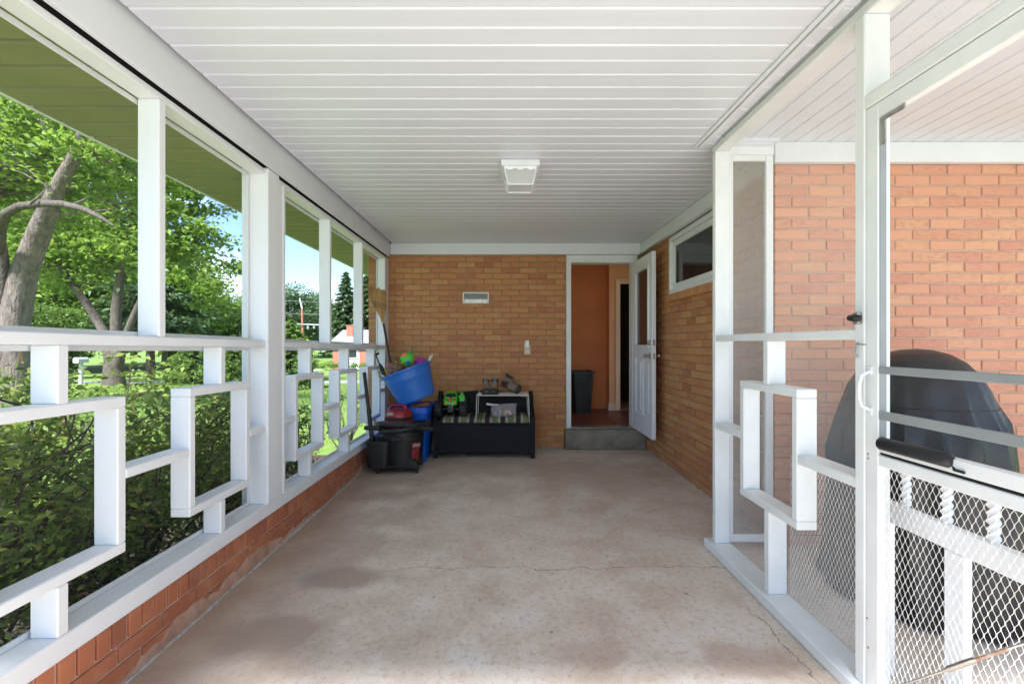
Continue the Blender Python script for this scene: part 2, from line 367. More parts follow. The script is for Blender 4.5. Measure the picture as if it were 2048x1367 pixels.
# ------------------------------------------------------------------ mesh helpers
ORG = {}
class MB:
    def __init__(s): s.v = []; s.f = []; s.M = None
    def add(s, vs_, fs):
        o = len(s.v)
        if s.M is not None: vs_ = [tuple(s.M @ Vector(p)) for p in vs_]
        s.v += [tuple(p) for p in vs_]; s.f += [tuple(i + o for i in f) for f in fs]
        return s
    def convex(s, vs_, fs):
        c = Vector((0, 0, 0))
        for p in vs_: c += Vector(p)
        c /= len(vs_)
        out = []
        for f in fs:
            a, b, d = Vector(vs_[f[0]]), Vector(vs_[f[1]]), Vector(vs_[f[2]])
            n = (b - a).cross(d - a)
            out.append(f if n.dot(a - c) > 0 else tuple(reversed(f)))
        return s.add(vs_, out)
    def box(s, x0, x1, y0, y1, z0, z1, c=.003):
        cx, cy, cz = (x0 + x1) / 2, (y0 + y1) / 2, (z0 + z1) / 2
        hx, hy, hz = abs(x1 - x0) / 2, abs(y1 - y0) / 2, abs(z1 - z0) / 2
        c = min(c, hx * .45, hy * .45, hz * .45)
        vs_ = []; idx = {}
        for sx in (-1, 1):
            for sy in (-1, 1):
                for sz in (-1, 1):
                    for k in range(3):
                        idx[sx, sy, sz, k] = len(vs_)
                        vs_.append((cx + sx * (hx - (0 if k == 0 else c)), cy + sy * (hy - (0 if k == 1 else c)), cz + sz * (hz - (0 if k == 2 else c))))
        fs = []
        q = ((-1, -1), (-1, 1), (1, 1), (1, -1))
        for sg in (-1, 1):
            fs.append(tuple(idx[sg, a, b, 0] for a, b in q)); fs.append(tuple(idx[a, sg, b, 1] for a, b in q)); fs.append(tuple(idx[a, b, sg, 2] for a, b in q))
        for a in (-1, 1):
            for b in (-1, 1):
                fs.append((idx[a, b, -1, 0], idx[a, b, 1, 0], idx[a, b, 1, 1], idx[a, b, -1, 1]))
                fs.append((idx[a, -1, b, 0], idx[a, 1, b, 0], idx[a, 1, b, 2], idx[a, -1, b, 2]))
                fs.append((idx[-1, a, b, 1], idx[1, a, b, 1], idx[1, a, b, 2], idx[-1, a, b, 2]))
                for d in (-1, 1): fs.append((idx[a, b, d, 0], idx[a, b, d, 1], idx[a, b, d, 2]))
        return s.convex(vs_, fs)
    def tube(s, path, rad, n=8, caps=True):
        P = [Vector(p) for p in path]
        if not isinstance(rad, (list, tuple)): rad = [rad] * len(P)
        vs_ = []; fs = []; prev = None
        for i, p in enumerate(P):
            d = (P[min(i + 1, len(P) - 1)] - P[max(i - 1, 0)])
            d = d.normalized() if d.length > 1e-9 else Vector((0, 0, 1))
            if prev is None:
                a = Vector((0, 0, 1)) if abs(d.z) < .9 else Vector((1, 0, 0))
                u = d.cross(a).normalized()
            else:
                u = (prev - d * prev.dot(d))
                u = u.normalized() if u.length > 1e-6 else d.orthogonal().normalized()
            prev = u; w = d.cross(u)
            for k in range(n):
                t = 2 * math.pi * k / n
                vs_.append(p + (u * math.cos(t) + w * math.sin(t)) * rad[i])
        for i in range(len(P) - 1):
            for k in range(n):
                fs.append((i * n + k, i * n + (k + 1) % n, (i + 1) * n + (k + 1) % n, (i + 1) * n + k))
        if caps:
            fs.append(tuple(reversed(range(n)))); fs.append(tuple(range((len(P) - 1) * n, len(P) * n)))
        return s.add([tuple(v) for v in vs_], fs)
    def lathe(s, prof, n=32, c=(0, 0), mod=None):
        vs_ = []; fs = []
        for j, (r, z) in enumerate(prof):
            for k in range(n):
                t = 2 * math.pi * k / n
                rr = r * (mod(t, z) if mod else 1)
                vs_.append((c[0] + rr * math.cos(t), c[1] + rr * math.sin(t), z))
        for j in range(len(prof) - 1):
            for k in range(n): fs.append((j * n + k, j * n + (k + 1) % n, (j + 1) * n + (k + 1) % n, (j + 1) * n + k))
        if prof[0][0] > 1e-5: fs.append(tuple(reversed(range(n))))
        if prof[-1][0] > 1e-5: fs.append(tuple(range((len(prof) - 1) * n, len(prof) * n)))
        return s.add(vs_, fs)
    def ell(s, c, rx, ry, rz, nu=20, nv=12):
        vs_ = [(c[0], c[1], c[2] - rz)]; fs = []
        for j in range(1, nv):
            ph = math.pi * j / nv - math.pi / 2
            for k in range(nu):
                t = 2 * math.pi * k / nu
                vs_.append((c[0] + rx * math.cos(ph) * math.cos(t), c[1] + ry * math.cos(ph) * math.sin(t), c[2] + rz * math.sin(ph)))
        vs_.append((c[0], c[1], c[2] + rz)); L = len(vs_) - 1
        for k in range(nu):
            fs.append((0, 1 + (k + 1) % nu, 1 + k)); fs.append((L, L - nu + k, L - nu + (k + 1) % nu))
        for j in range(nv - 2):
            for k in range(nu):
                a = 1 + j * nu
                fs.append((a + k, a + (k + 1) % nu, a + nu + (k + 1) % nu, a + nu + k))
        return s.add(vs_, fs)
    def prism(s, poly, axis, a0, a1):
        n = len(poly); mk = {'x': lambda a, p: (a, p[0], p[1]), 'y': lambda a, p: (p[0], a, p[1]), 'z': lambda a, p: (p[0], p[1], a)}[axis]
        vs_ = [mk(a0, p) for p in poly] + [mk(a1, p) for p in poly]
        fs = [tuple(range(n)), tuple(reversed(range(n, 2 * n)))] + [(k, n + k, n + (k + 1) % n, (k + 1) % n) for k in range(n)]
        area = sum(poly[i][0] * poly[(i + 1) % n][1] - poly[(i + 1) % n][0] * poly[i][1] for i in range(n))
        flip = (area > 0) if axis in ('x', 'z') else (area < 0)
        if a1 < a0: flip = not flip
        if flip: fs = [tuple(reversed(f)) for f in fs]
        return s.add(vs_, fs)
    def loft(s, rings, caps=True):
        n = len(rings[0]); vs_ = [p for r in rings for p in r]; fs = []
        for j in range(len(rings) - 1):
            for k in range(n): fs.append((j * n + k, j * n + (k + 1) % n, (j + 1) * n + (k + 1) % n, (j + 1) * n + k))
        if caps: fs.append(tuple(reversed(range(n)))); fs.append(tuple(range((len(rings) - 1) * n, len(rings) * n)))
        return s.add(vs_, fs)
    def build(s, name, mat, parent=None, smooth=False, fn=None, ang=40):
        o = ORG.get(parent.name, (0, 0, 0)) if parent else (0, 0, 0)
        vv = s.v if fn is None else [fn(p) for p in s.v]
        me = bpy.data.meshes.new(name)
        me.from_pydata([(p[0] - o[0], p[1] - o[1], p[2] - o[2]) for p in vv], [], s.f)
        me.materials.append(M[mat] if isinstance(mat, str) else mat)
        if smooth:
            me.polygons.foreach_set('use_smooth', [True] * len(me.polygons)); me.set_sharp_from_angle(angle=R(ang))
        ob = bpy.data.objects.new(name, me); col.objects.link(ob)
        if parent: ob.parent = parent; ORG[ob.name] = o
        return ob

def tag(o, label=None, cat=None, group=None, kind=None):
    if label: o['label'] = label
    if cat: o['category'] = cat
    if group: o['group'] = group
    if kind: o['kind'] = kind
    return o
def thing(name, label, cat, loc=(0, 0, 0), group=None):
    e = bpy.data.objects.new(name, None); e.empty_display_size = .1; col.objects.link(e); e.location = loc; ORG[e.name] = loc
    return tag(e, label, cat, group)
def board(name, mat, parent, x0, x1, y0, y1, z0, z1, c=.004, fn=None):
    return MB().box(x0, x1, y0, y1, z0, z1, c).build(name, mat, parent, fn=fn)
def inst(mesh, name, parent, loc):
    o = bpy.data.objects.new(name, mesh); col.objects.link(o); o.parent = parent
    g = ORG.get(parent.name, (0, 0, 0)); o.location = (loc[0] - g[0], loc[1] - g[1], loc[2] - g[2])
    return o
def fast_mesh(name, V, quads, mat):
    me = bpy.data.meshes.new(name)
    V = np.asarray(V, np.float32); Q = np.asarray(quads, np.int32)
    me.vertices.add(len(V)); me.vertices.foreach_set('co', V.ravel())
    me.loops.add(Q.size); me.loops.foreach_set('vertex_index', Q.ravel())
    me.polygons.add(len(Q)); me.polygons.foreach_set('loop_start', np.arange(0, Q.size, 4, dtype=np.int32))
    me.update(calc_edges=True); me.materials.append(M[mat] if isinstance(mat, str) else mat)
    return me

# ------------------------------------------------------------------ ground, road, slab
def gz(y):
    t = min(max((y - 8) / 32, 0), 1); return -.25 - 1.0 * t * t * (3 - 2 * t)
def ground_sheet(name, x0, x1, ys, mat, dz=0, nx=2):
    V = []; F = []
    for y in ys:
        for i in range(nx): V.append((x0 + (x1 - x0) * i / (nx - 1), y, gz(y) + dz))
    for j in range(len(ys) - 1):
        for i in range(nx - 1): F.append((j * nx + i, j * nx + i + 1, (j + 1) * nx + i + 1, (j + 1) * nx + i))
    b = MB(); b.add(V, F); o = b.build(name, mat); return tag(o, kind='structure')
ys = [-600, -60, -10] + [i for i in range(0, 44, 2)] + [60, 120, 300, 900]
ground_sheet('ground', -900, 900, ys, 'grass', 0, 5)
ground_sheet('road', -160, 160, [22.6, 24, 25.4], 'asphalt', .012)
ground_sheet('driveway', -20.2, -17.6, [25.4, 28, 31, 34, 37, 40, 44.4], 'pale_path', .010)
ground_sheet('planting_bed', -3.3, -1.6, [-.5, 2, 4, 6.2], 'soil_and_groove_shade', .006)
ground_sheet('bounce_patio', -7, 14, [-26, -12, -5, -1.5], 'pale_path', .02)  # unseen slab behind the camera, spread wide to bounce neutral light in
fl = MB().box(-1.62, 4.6, -1.5, 5.50, -.30, 0, .006).build('floor', 'concrete'); tag(fl, kind='structure')

# ------------------------------------------------------------------ brick walls of the house
BL, BH, JL = .206, .0575, .010           # brick face and joint
PL, PH = BL + JL, .068
brick_mesh = {}
def brick_me(L, axis, mat):
    k = (round(L, 3), axis, mat)
    if k not in brick_mesh:
        h, d = BH / 2, .045
        b = MB()
        if axis == 'x': b.box(-L / 2, L / 2, -d, d, -h, h, .0035)
        else: b.box(-d, d, -L / 2, L / 2, -h, h, .0035)
        me = bpy.data.meshes.new('brick'); me.from_pydata(b.v, [], b.f); me.materials.append(M[mat]); brick_mesh[k] = me
    return brick_mesh[k]
def lay(parent, axis, face, u0, u1, z0, z1, mat, inward, holes=(), hidden=(), limit=300, vis=lambda u, z: True):
    """running bond on the plane (axis = face); bricks run along the other axis; the largest in view are objects"""
    rng = random.Random(int(face * 1000) + 5)
    L = []
    nrow = int((z1 - z0) / PH + .2)
    for r in range(nrow):
        z = z0 + r * PH + PH / 2
        u = u0 - (PL / 2 if r % 2 else 0)
        while u < u1 - .02:
            a, b_ = max(u, u0), min(u + BL, u1)
            u += PL
            if b_ - a < .03: continue
            segs = [(a, b_)]
            for (ha, hb, hz0, hz1) in holes:
                if hz0 < z < hz1:
                    ns = []
                    for (p, q) in segs:
                        if q <= ha or p >= hb: ns.append((p, q)); continue
                        if ha - p > .03: ns.append((p, ha - .004))
                        if q - hb > .03: ns.append((hb + .004, q))
                    segs = ns
            for (p, q) in segs: L.append(((p + q) / 2, z, q - p))
    def score(t):
        u, z, ln = t
        p = (u, face) if axis == 'y' else (face, u)
        hid = (not vis(u, z)) or any(a < u < b_ and c < z < d for a, b_, c, d in hidden)
        return (hid, math.hypot(p[0], p[1]))
    L.sort(key=score)
    rest = MB()
    for i, (u, z, ln) in enumerate(L):
        pr = rng.uniform(-.0018, .0018) + .045 * inward
        zz = z + rng.uniform(-.0012, .0012)
        loc = (u, face + pr, zz) if axis == 'y' else (face + pr, u, zz)
        if i < limit and not score((u, z, ln))[0]:
            ob = inst(brick_me(ln, 'x' if axis == 'y' else 'y', mat), 'brick', parent, loc)
            ob.rotation_euler = (0, rng.uniform(-.004, .004), 0) if axis == 'y' else (rng.uniform(-.004, .004), 0, 0)
        else:
            h = BH / 2
            if axis == 'y': rest.box(loc[0] - ln / 2, loc[0] + ln / 2, loc[1] - .045, loc[1] + .045, zz - h, zz + h, .0035)
            else: rest.box(loc[0] - .045, loc[0] + .045, loc[1] - ln / 2, loc[1] + ln / 2, zz - h, zz + h, .0035)
    if rest.v: tag(rest.build('bricks', mat, parent), kind='stuff')

YB, XR, YA = 5.55, 1.68, 2.86            # back wall, right wall, barbecue alcove wall
ZC = 2.466                               # ceiling
house = thing('brick_house', 'tan brick house with open white door and high window behind the screened porch', 'house', (0, YB, 0))
wb = MB().box(-1.66, .735, YB + .008, YB + .20, 0, 2.60, .002).box(1.60, XR + .2, YB + .010, YB + .20, 0, 2.60, .002).box(.730, 1.605, YB + .012, YB + .19, 0, .235, .002).box(.730, 1.605, YB + .012, YB + .19, 2.325, 2.60, .002).build('back_wall', 'mortar', house)
lay(wb, 'y', YB, -1.66, .733, .003, 2.40, 'brick', 1, hidden=((-.78, .32, 0, .62), (-1.30, -.80, 0, .85), (-2, 2, 2.33, 3)))
wr = MB().box(XR + .008, XR + .2, YA + .21, YB + .012, 0, 1.755, .002).box(XR + .009, XR + .2, 4.69, YB + .013, 1.75, 2.6, .002).box(XR + .009, XR + .2, YA + .21, 3.44, 1.75, 2.6, .002).box(XR + .010, XR + .2, 3.42, 4.70, 2.345, 2.6, .002).build('side_wall', 'mortar', house)
lay(wr, 'x', XR, YA + .005, YB - .004, .003, 2.40, 'brick', 1, holes=((3.43, 4.69, 1.675, 2.36),), hidden=((4.85, 5.6, .3, 2.2), (-9, 9, 2.35, 3)), vis=lambda u, z: u > 2.9)
wa = MB().box(XR + .01, 5.2, YA + .008, YA + .2, 0, 2.62, .002).build('alcove_wall', 'mortar_bbq', house)
lay(wa, 'y', YA, XR + .002, 5.2, .003, 2.42, 'brick_bbq', 1, hidden=((3.4, 9, -1, 9), (1.85, 2.35, -1, .95)))
# pale mortar smeared along the foot of the walls
def caulk(parent, pts, r0, r1, seed):
    rg = random.Random(seed); P = []
    (ax, ay), (bx, by) = pts; n = 70
    for i in range(n + 1):
        t = i / n; P.append((ax + (bx - ax) * t + rg.uniform(-.003, .003), ay + (by - ay) * t + rg.uniform(-.003, .003), rg.uniform(-.001, .002)))
    MB().tube(P, [rg.uniform(r0, r1) for _ in P], 6).build('mortar_bead', 'caulk', parent, True)
caulk(house, ((XR - .001, 2.95), (XR - .001, 5.5)), .006, .014, 3)
caulk(house, ((.33, YB - .002), (.70, YB - .002)), .004, .012, 4)
# projecting rowlock sill under the high window
for i in range(20):
    y = 3.36 + i * .068
    b = MB(); b.box(XR - .035, XR + .06, y, y + .058, 1.685 + random.uniform(-.002, .002), 1.755, .0035); b.build('sill_brick', 'brick', house)
MB().box(XR - .024, XR + .05, 3.35, 4.70, 1.69, 1.748, .002).build('sill_mortar', 'mortar', house)
# the high sliding window
win = MB()
wy0, wy1, wz0, wz1 = 3.44, 4.68, 1.757, 2.335
def ringx(b, x0, x1, y0, y1, z0, z1, w):
    b.box(x0, x1, y0, y1, z0, z0 + w, .004); b.box(x0, x1, y0, y1, z1 - w, z1, .004)
    b.box(x0, x1, y0, y0 + w, z0 + w, z1 - w, .004); b.box(x0, x1, y1 - w, y1, z0 + w, z1 - w, .004)
ringx(win, XR - .012, XR + .09, wy0, wy1, wz0, wz1, .045)
wo = win.build('window_frame', 'door_white', house)
s1 = MB(); ringx(s1, XR + .008, XR + .045, wy0 + .047, wy1 - .047, wz0 + .047, wz1 - .047, .055); s1.build('sash', 'door_white', wo)
board('pane', 'glass_dark', wo, XR + .022, XR + .03, wy0 + .1, wy1 - .1, wz0 + .1, wz1 - .1, .001)
board('latch', 'ivory', wo, XR + .002, XR + .008, 4.02, 4.10, wz1 - .085, wz1 - .07, .002)
# doorway: frame, threshold
DX0, DX1, DZ0, DZ1 = .794, 1.537, .25, 2.24
fr = MB(); fr.box(.737, DX0, YB - .012, YB + .15, .238, 2.33, .004).box(DX1, 1.598, YB - .012, YB + .15, .238, 2.33, .004).box(DX0, DX1, YB - .012, YB + .15, DZ1, 2.33, .004)
fr.build('door_frame', 'offwhite', house)
board('threshold', 'steel', house, DX0, DX1, YB - .02, YB + .15, .238, .252, .003)
# the open door leaf, hinged at the right jamb, standing square to the wall
dl_ = MB(); X0, X1, Y0, Y1 = 1.540, 1.583, 4.815, 5.535
dl_.box(X0, X1, Y0, Y0 + .115, DZ0, 2.235, .003).box(X0, X1, Y1 - .115, Y1, DZ0, 2.235, .003)
dl_.box(X0, X1, Y0 + .115, Y1 - .115, DZ0, .46, .002).box(X0, X1, Y0 + .115, Y1 - .115, 1.09, 1.23, .002).box(X0, X1, Y0 + .115, Y1 - .115, 2.10, 2.235, .002).box(X0 + .012, X1 - .012, Y0 + .11, Y1 - .11, .455, 1.10, .002).box(X0 + .001, X1 - .001, 5.145, 5.205, .46, 1.09, .002)
door = dl_.build('door', 'door_white', house)
for (a, b_) in ((4.955, 5.12), (5.23, 5.395)):
    board('door_panel', 'door_white', door, X0 + .003, X1 - .003, a, b_, .50, 1.05, .012)
gf = MB(); ringx(gf, X0 - .012, X1 + .012, 4.915, 5.435, 1.215, 2.115, .032); gf.build('glass_bead', 'door_white', door)
board('door_pane', 'pane', door, X0 + .014, X0 + .022, 4.945, 5.405, 1.245, 2.085, .001)
def knob(x, sgn, z, big=True):
    b = MB(); b.M = Matrix.Translation((x, 4.885, z)) @ Matrix.Rotation(R(90) * sgn, 4, 'Y')
    if big: b.lathe([(.032, 0), (.032, .006), (.012, .010), (.011, .030), (.024, .040), (.027, .052), (.020, .062), (0, .064)], 20)
    else: b.lathe([(.030, 0), (.029, .012), (.020, .016), (.018, .022), (0, .023)], 20)
    b.build('handle', 'steel', door, True)
for sg, x in ((-1, X0), (1, X1)): knob(x, sg, 1.13); knob(x, sg, 1.272, False)
for z in (1.13, 1.272): board('strike_plate', 'steel', door, X0 + .010, X1 - .010, Y0 - .0015, Y0 + .001, z - .03, z + .03, .0004)
# rooms behind the door
DRY = 7.17
rm = MB(); rm.box(.45, 1.60, DRY, DRY + .1, .2, 2.6, .002); rm.build('interior_wall', 'orange_wall', house)
rm = MB(); rm.box(.35, .45, 5.745, DRY + .1, .2, 2.6, .002); rm.build('interior_wall', 'orange_wall', house)
rm = MB(); rm.box(1.572, 1.735, 6.95, 7.40, .2, 2.6, .004).box(2.45, 3.0, 6.95, 7.05, .2, 2.6, .002).box(1.733, 2.452, 6.952, 7.05, 2.18, 2.6, .002); rm.build('interior_wall', 'peach_wall', house)
tr = MB(); tr.box(1.668, 1.738, 6.934, 6.951, .25, 2.235, .004).box(2.447, 2.517, 6.934, 6.951, .25, 2.235, .004).box(1.738, 2.447, 6.935, 6.951, 2.165, 2.235, .004); tr.build('door_trim', 'peach_trim', house)
sk = MB(); sk.box(1.556, 1.571, 6.936, 7.16, .25, .36, .004).box(1.571, 1.667, 6.936, 6.95, .25, .36, .004); sk.build('skirting', 'peach_trim', house)
# side wall with a big unseen window added to light the room
rm = MB(); rm.box(2.95, 3.05, 5.745, 7.05, .2, .45, .002).box(2.95, 3.05, 5.745, 5.9, .45, 2.6, .002).box(2.95, 3.05, 6.9, 7.05, .45, 2.6, .002).box(2.95, 3.05, 5.9, 6.9, 2.45, 2.6, .002); rm.build('interior_wall', 'peach_wall', house)
wf = MB(); ringx(wf, 2.96, 3.04, 5.9, 6.9, .45, 2.45, .05); wf.build('window_frame', 'door_white', house)  # frame of the added window, out of view
rm = MB(); rm.box(1.63, 2.7, 8.3, 8.4, .2, 2.6, .002).box(1.63, 1.73, 7.4, 8.3, .2, 2.6, .002).box(2.6, 2.7, 7.05, 8.3, .2, 2.6, .002); rm.build('hall_wall', 'dark_room', house)
board('interior_ceiling', 'peach_trim', house, .35, 3.05, 5.745, 8.4, 2.50, 2.6, .002)
board('subfloor', 'grout', house, .35, 3.05, 5.70, 8.4, .10, .246, .002)
tile_b = MB().box(-.148, .148, -.148, .148, -.006, .006, .003)
tme = bpy.data.meshes.new('tile'); tme.from_pydata(tile_b.v, [], tile_b.f); tme.materials.append(M['terracotta'])
for i in range(8):
    for j in range(5):
        x, y = .62 + i * .304, 5.86 + j * .304
        if y > 6.8 and x > 1.4: continue
        inst(tme, 'tile', house, (x, y, .247))
# low end of the white trim round the ceiling
board('ceiling_trim', 'trim', house, -1.384, 1.618, YB - .05, YB - .004, 2.332, ZC, .004)
board('ceiling_trim', 'trim', house, 1.620, 1.672, YA + .03, YB - .004, 2.345, ZC, .004)
board('alcove_trim', 'trim', house, 1.655, 5.2, YA - .05, YA - .004, 2.375, 2.50, .004)
# roof over porch and house, unseen edges cut back to let more light in
rf = MB(); rf.box(-2.16, 3.12, -.50, 9.0, 2.60, 2.78, .01).box(3.122, 4.7, -.50, 3.05, 2.602, 2.778, .01); rf.build('roof', 'roof', house)
board('fascia', 'trim', house, -2.185, -2.162, -.50, 9.0, 2.335, 2.79, .004)

step = MB().box(.712, 1.676, 5.44, YB + .006, 0, .236, .012).build('concrete_step', 'concrete_step'); tag(step, 'worn grey concrete step below the open white door', 'step')

# ------------------------------------------------------------------ ceilings
def planks(name, label_mat, axis, a0, a1, pitch, b0, b1, z, group=None, back=True, t=.012, lip=.007, parent=None, gap=.003):
    root = thing(name[0], name[1], 'ceiling', (0, 0, z)) if parent is None else parent
    n = int(round((a1 - a0) / pitch))
    w = pitch - gap
    prof = [(-w / 2, t), (-w / 2, lip), (-w / 2 + .007, 0), (w / 2 - .004, 0), (w / 2, .003), (w / 2, t)]
    b = MB()
    h = (b1 - b0) / 2
    if axis == 'y': b.prism(prof, 'x', -h, h)
    else: b.prism(prof, 'y', -h, h)
    me = bpy.data.meshes.new('plank'); me.from_pydata(b.v, [], b.f); me.materials.append(M[label_mat])
    for i in range(n):
        a = a0 + pitch * (i + .5)
        inst(me, 'plank', root, ((b0 + b1) / 2, a, z + random.uniform(0, .0012)) if axis == 'y' else (a, (b0 + b1) / 2, z + random.uniform(0, .0012)))
    return root
YS = 5.508 - 27 * .1016
pc = planks(('porch_ceiling', 'white grooved plank ceiling over the porch floor'), 'vinyl', 'y', YS, 5.508, .1016, -1.36, 1.62, ZC, lip=.005)
planks(None, 'vinyl', 'y', YS - 32 * .1016, YS, .1016, -1.36, 1.255, ZC, lip=.005, parent=pc)
MB().box(-1.36, 1.66, YS, 5.54, ZC + .016, ZC + .05, .002).box(-1.36, 1.268, -.49, YS, ZC + .0165, ZC + .0505, .002).build('backing', 'vinyl', pc)
ac = planks(('patio_ceiling', 'white plank ceiling over the barbecue side, boards running toward the brick wall'), 'vinyl', 'x', 1.272, 4.63, .1016, -.49, YA - .02, 2.50)
MB().box(1.27, 4.66, -.49, YA, 2.516, 2.55, .002).build('backing', 'vinyl', ac)
board('edge_channel', 'trim', pc, 1.175, 1.20, -.49, 2.80, ZC - .018, ZC - .002, .003)
board('edge_channel', 'trim', pc, 1.150, 1.170, -.49, 2.80, ZC - .010, ZC - .0015, .002)
so = planks(('eave_soffit', 'boarded eave soffit outside the screens, tinted olive with green lawn bounce'), 'olive', 'y', -.50, 7.6, .152, -2.158, -1.56, 2.335, t=.02, lip=.014, gap=.016)
MB().box(-2.16, -1.56, -.49, 7.6, 2.358, 2.39, .002).build('backing', 'soil_and_groove_shade', so)  # dark colour stands in for shade in the soffit grooves
bm_ = MB().box(-1.407, -1.385, -.49, YB - .052, 2.300, 2.59, .004).build('porch_beam', 'trim'); tag(bm_, 'long white boxed beam running above the screen wall', 'beam')

# ------------------------------------------------------------------ left knee wall
XF = -1.415
def sh(p):
    w = 1 if p[2] < 1.4 else max(0, 1 - (p[2] - 1.4) / .85)
    return (p[0], p[1], p[2] - .014 * (p[1] - 2.3) * w)
kw = thing('knee_wall', 'low red brick knee wall under the white screen frames', 'wall', (-1.5, 2.5, 0))
MB().box(-1.59, XF - .022, .2, YB - .002, -.28, .232, .002).build('core', 'mortar_bbq', kw, fn=sh)
rng = random.Random(11)
y = .45
while y < YB - .06:
    w_ = .058 + rng.uniform(-.003, .003); o_ = rng.uniform(-.002, .002)
    MB().box(XF - .12, XF - .013 + o_, y, y + w_, .140 + rng.uniform(-.002, .002), .2355, .0035).build('brick', 'brick_red', kw, fn=sh)
    y += w_ + .010
for row, (za, zb) in enumerate(((.068, .130), (-.004, .058))):
    y = .40 + row * .11
    while y < YB - .22:
        o_ = rng.uniform(-.002, .002)
        MB().box(XF - .12, XF - .012 + o_, y, y + .206, za, zb, .0035).build('brick', 'brick_red', kw, fn=sh); y += .216
# smeared mortar over the lowest course, ragged upper edge
V = []; F = []; n = 260
for i in range(n + 1):
    y = .45 + (YB - .5) * i / n
    hz = .045 + .030 * math.sin(y * 3.1) + .02 * math.sin(y * 9.7 + 1) + rng.uniform(-.012, .012)
    hz = max(.008, min(hz, .105)) if y > 1.9 else max(.004, min(hz, .04))
    V += [(XF + .004 + rng.uniform(-.002, .002), y, -.01), (XF - .003 + rng.uniform(-.002, .002), y, hz * .8), (XF - .016, y, hz)]
    if i: a = i * 3; F += [(a - 3, a, a + 1, a - 2), (a - 2, a + 1, a + 2, a - 1)]
b = MB(); b.add(V, F); b.build('parging', 'parge', kw, True, fn=sh)
caulk(kw, ((XF + .003, .6), (XF + .003, 5.3)), .005, .014, 9)

# ------------------------------------------------------------------ left screen wall
sw = thing('screen_wall', 'white timber screen wall with offset square fretwork above the red brick knee wall', 'screen wall', (-1.46, 2.8, .24))
XO = XF - .089
def lb(name, y0, y1, z0, z1, x1=XF, x0=XO, mat='white', c=.004): return board(name, mat, sw, x0, x1, y0, y1, z0, z1, c, fn=sh)
TOPZ = 2.262
lb('sill', .45, YB - .003, .2405, .316, XF + .002, XO - .012)
lb('mid_rail', .45, 2.7055, 1.245, 1.283); lb('mid_rail', 2.9295, 5.379, 1.245, 1.283)
board('header', 'white', sw, XO, XF - .004, .45, YB - .003, TOPZ, 2.292, .004)
board('header_gap_shade', 'dark', sw, XO + .02, XF - .016, .45, YB - .053, 2.2925, 2.52, .001)  # black board stands in for the shadow between header and beam
post = lb('post', 2.706, 2.842, .3165, 2.30, XF + .012, XF - .145)
lb('post_batten', 2.843, 2.929, .3165, 2.2615, XF + .001, XO)
lb('post_batten', 2.902, 2.9285, .317, 2.261, XF + .008, XF + .001)
lb('end_post', 5.38, YB - .004, .3165, 2.2615, XF, XO)
for y in (1.030, 1.870, 3.690, 4.522): lb('mullion', y, y + .039, 1.2835, 2.2615)
def fret(c, wd=.486, z0=.478, z1=1.056):
    a, b_ = c - wd / 2, c + wd / 2
    lb('stub', c - .0195, c + .0195, z1 + .0005, 1.2445); lb('stub', c - .0195, c + .0195, .3165, z0 - .0005)
    lb('fret_board', a, b_, z1 - .038, z1); lb('fret_board', a, b_, z0, z0 + .038)
    lb('fret_board', a, a + .038, z0 + .0385, z1 - .0385); lb('fret_board', b_ - .038, b_, z0 + .0385, z1 - .0385)
    return a, b_
zc0, zc1 = .749, .787
ends = [fret(c) for c in (1.466, 2.296)]
lb('link', ends[0][1] + .0005, ends[1][0] - .0005, zc0, zc1); lb('link', ends[1][1] + .0005, 2.7055, zc0, zc1)
lb('link', .46, ends[0][0] - .0005, zc0, zc1)
eb = [fret(c) for c in (3.332, 4.136, 4.948)]
lb('link', 2.9295, eb[0][0] - .0005, zc0, zc1); lb('link', eb[0][1] + .0005, eb[1][0] - .0005, zc0, zc1)
lb('link', eb[1][1] + .0005, eb[2][0] - .0005, zc0, zc1); lb('link', eb[2][1] + .0005, 5.3795, zc0, zc1)
for (a, b_) in ((.46, 2.704), (2.931, 5.40)):
    for (z0, z1) in ((.3165, 1.245), (1.283, 2.262)):
        b = MB(); x = XO - .004
        b.add([(x, a, z0), (x, b_, z0), (x, b_, z1), (x, a, z1)], [(0, 1, 2, 3)])
        b.build('screen', 'screen', sw, fn=sh)
        fb = MB()
        fb.box(XO - .016, XO - .006, a, b_, z0, z0 + .02, .002).box(XO - .016, XO - .006, a, b_, z1 - .02, z1, .002).box(XO - .0165, XO - .0065, a, a + .02, z0, z1, .002).box(XO - .0165, XO - .0065, b_ - .02, b_, z0, z1, .002)
        fb.build('screen_batten', 'white', sw, fn=sh)

# ------------------------------------------------------------------ right screen enclosure
XE = 1.27; XE1 = XE + .089
en = thing('screen_enclosure', 'white timber screen partition with square fretwork beside the screen door', 'screen wall', (1.31, 2.2, 0))
def rb(name, y0, y1, z0, z1, x0=XE, x1=XE1, mat='offwhite', c=.004): return board(name, mat, en, x0, x1, y0, y1, z0, z1, c)
rb('floor_plate', 1.50, 2.86, .001, .052, 1.238, XE1 + .01)
rb('post', 2.772, 2.812, .0525, 2.4255)
rb('header', -.45, 2.812, 2.426, ZC - .004)
rb('post', 1.615, 1.661, .0525, 2.4255, XE - .004)
rb('mid_rail', 1.6615, 2.7715, 1.275, 1.312)
c = 2.239; a, b_ = 1.995, 2.482; z0, z1 = .447, 1.062
rb('stub', c - .02, c + .02, z1 + .0005, 1.2745); rb('stub', c - .03, c + .012, .0525, z0 - .0005)
rb('fret_board', a, b_, z1 - .038, z1); rb('fret_board', a, b_, z0, z0 + .038)
rb('fret_board', a, a + .038, z0 + .0385, z1 - .0385); rb('fret_board', b_ - .038, b_, z0 + .0385, z1 - .0385)
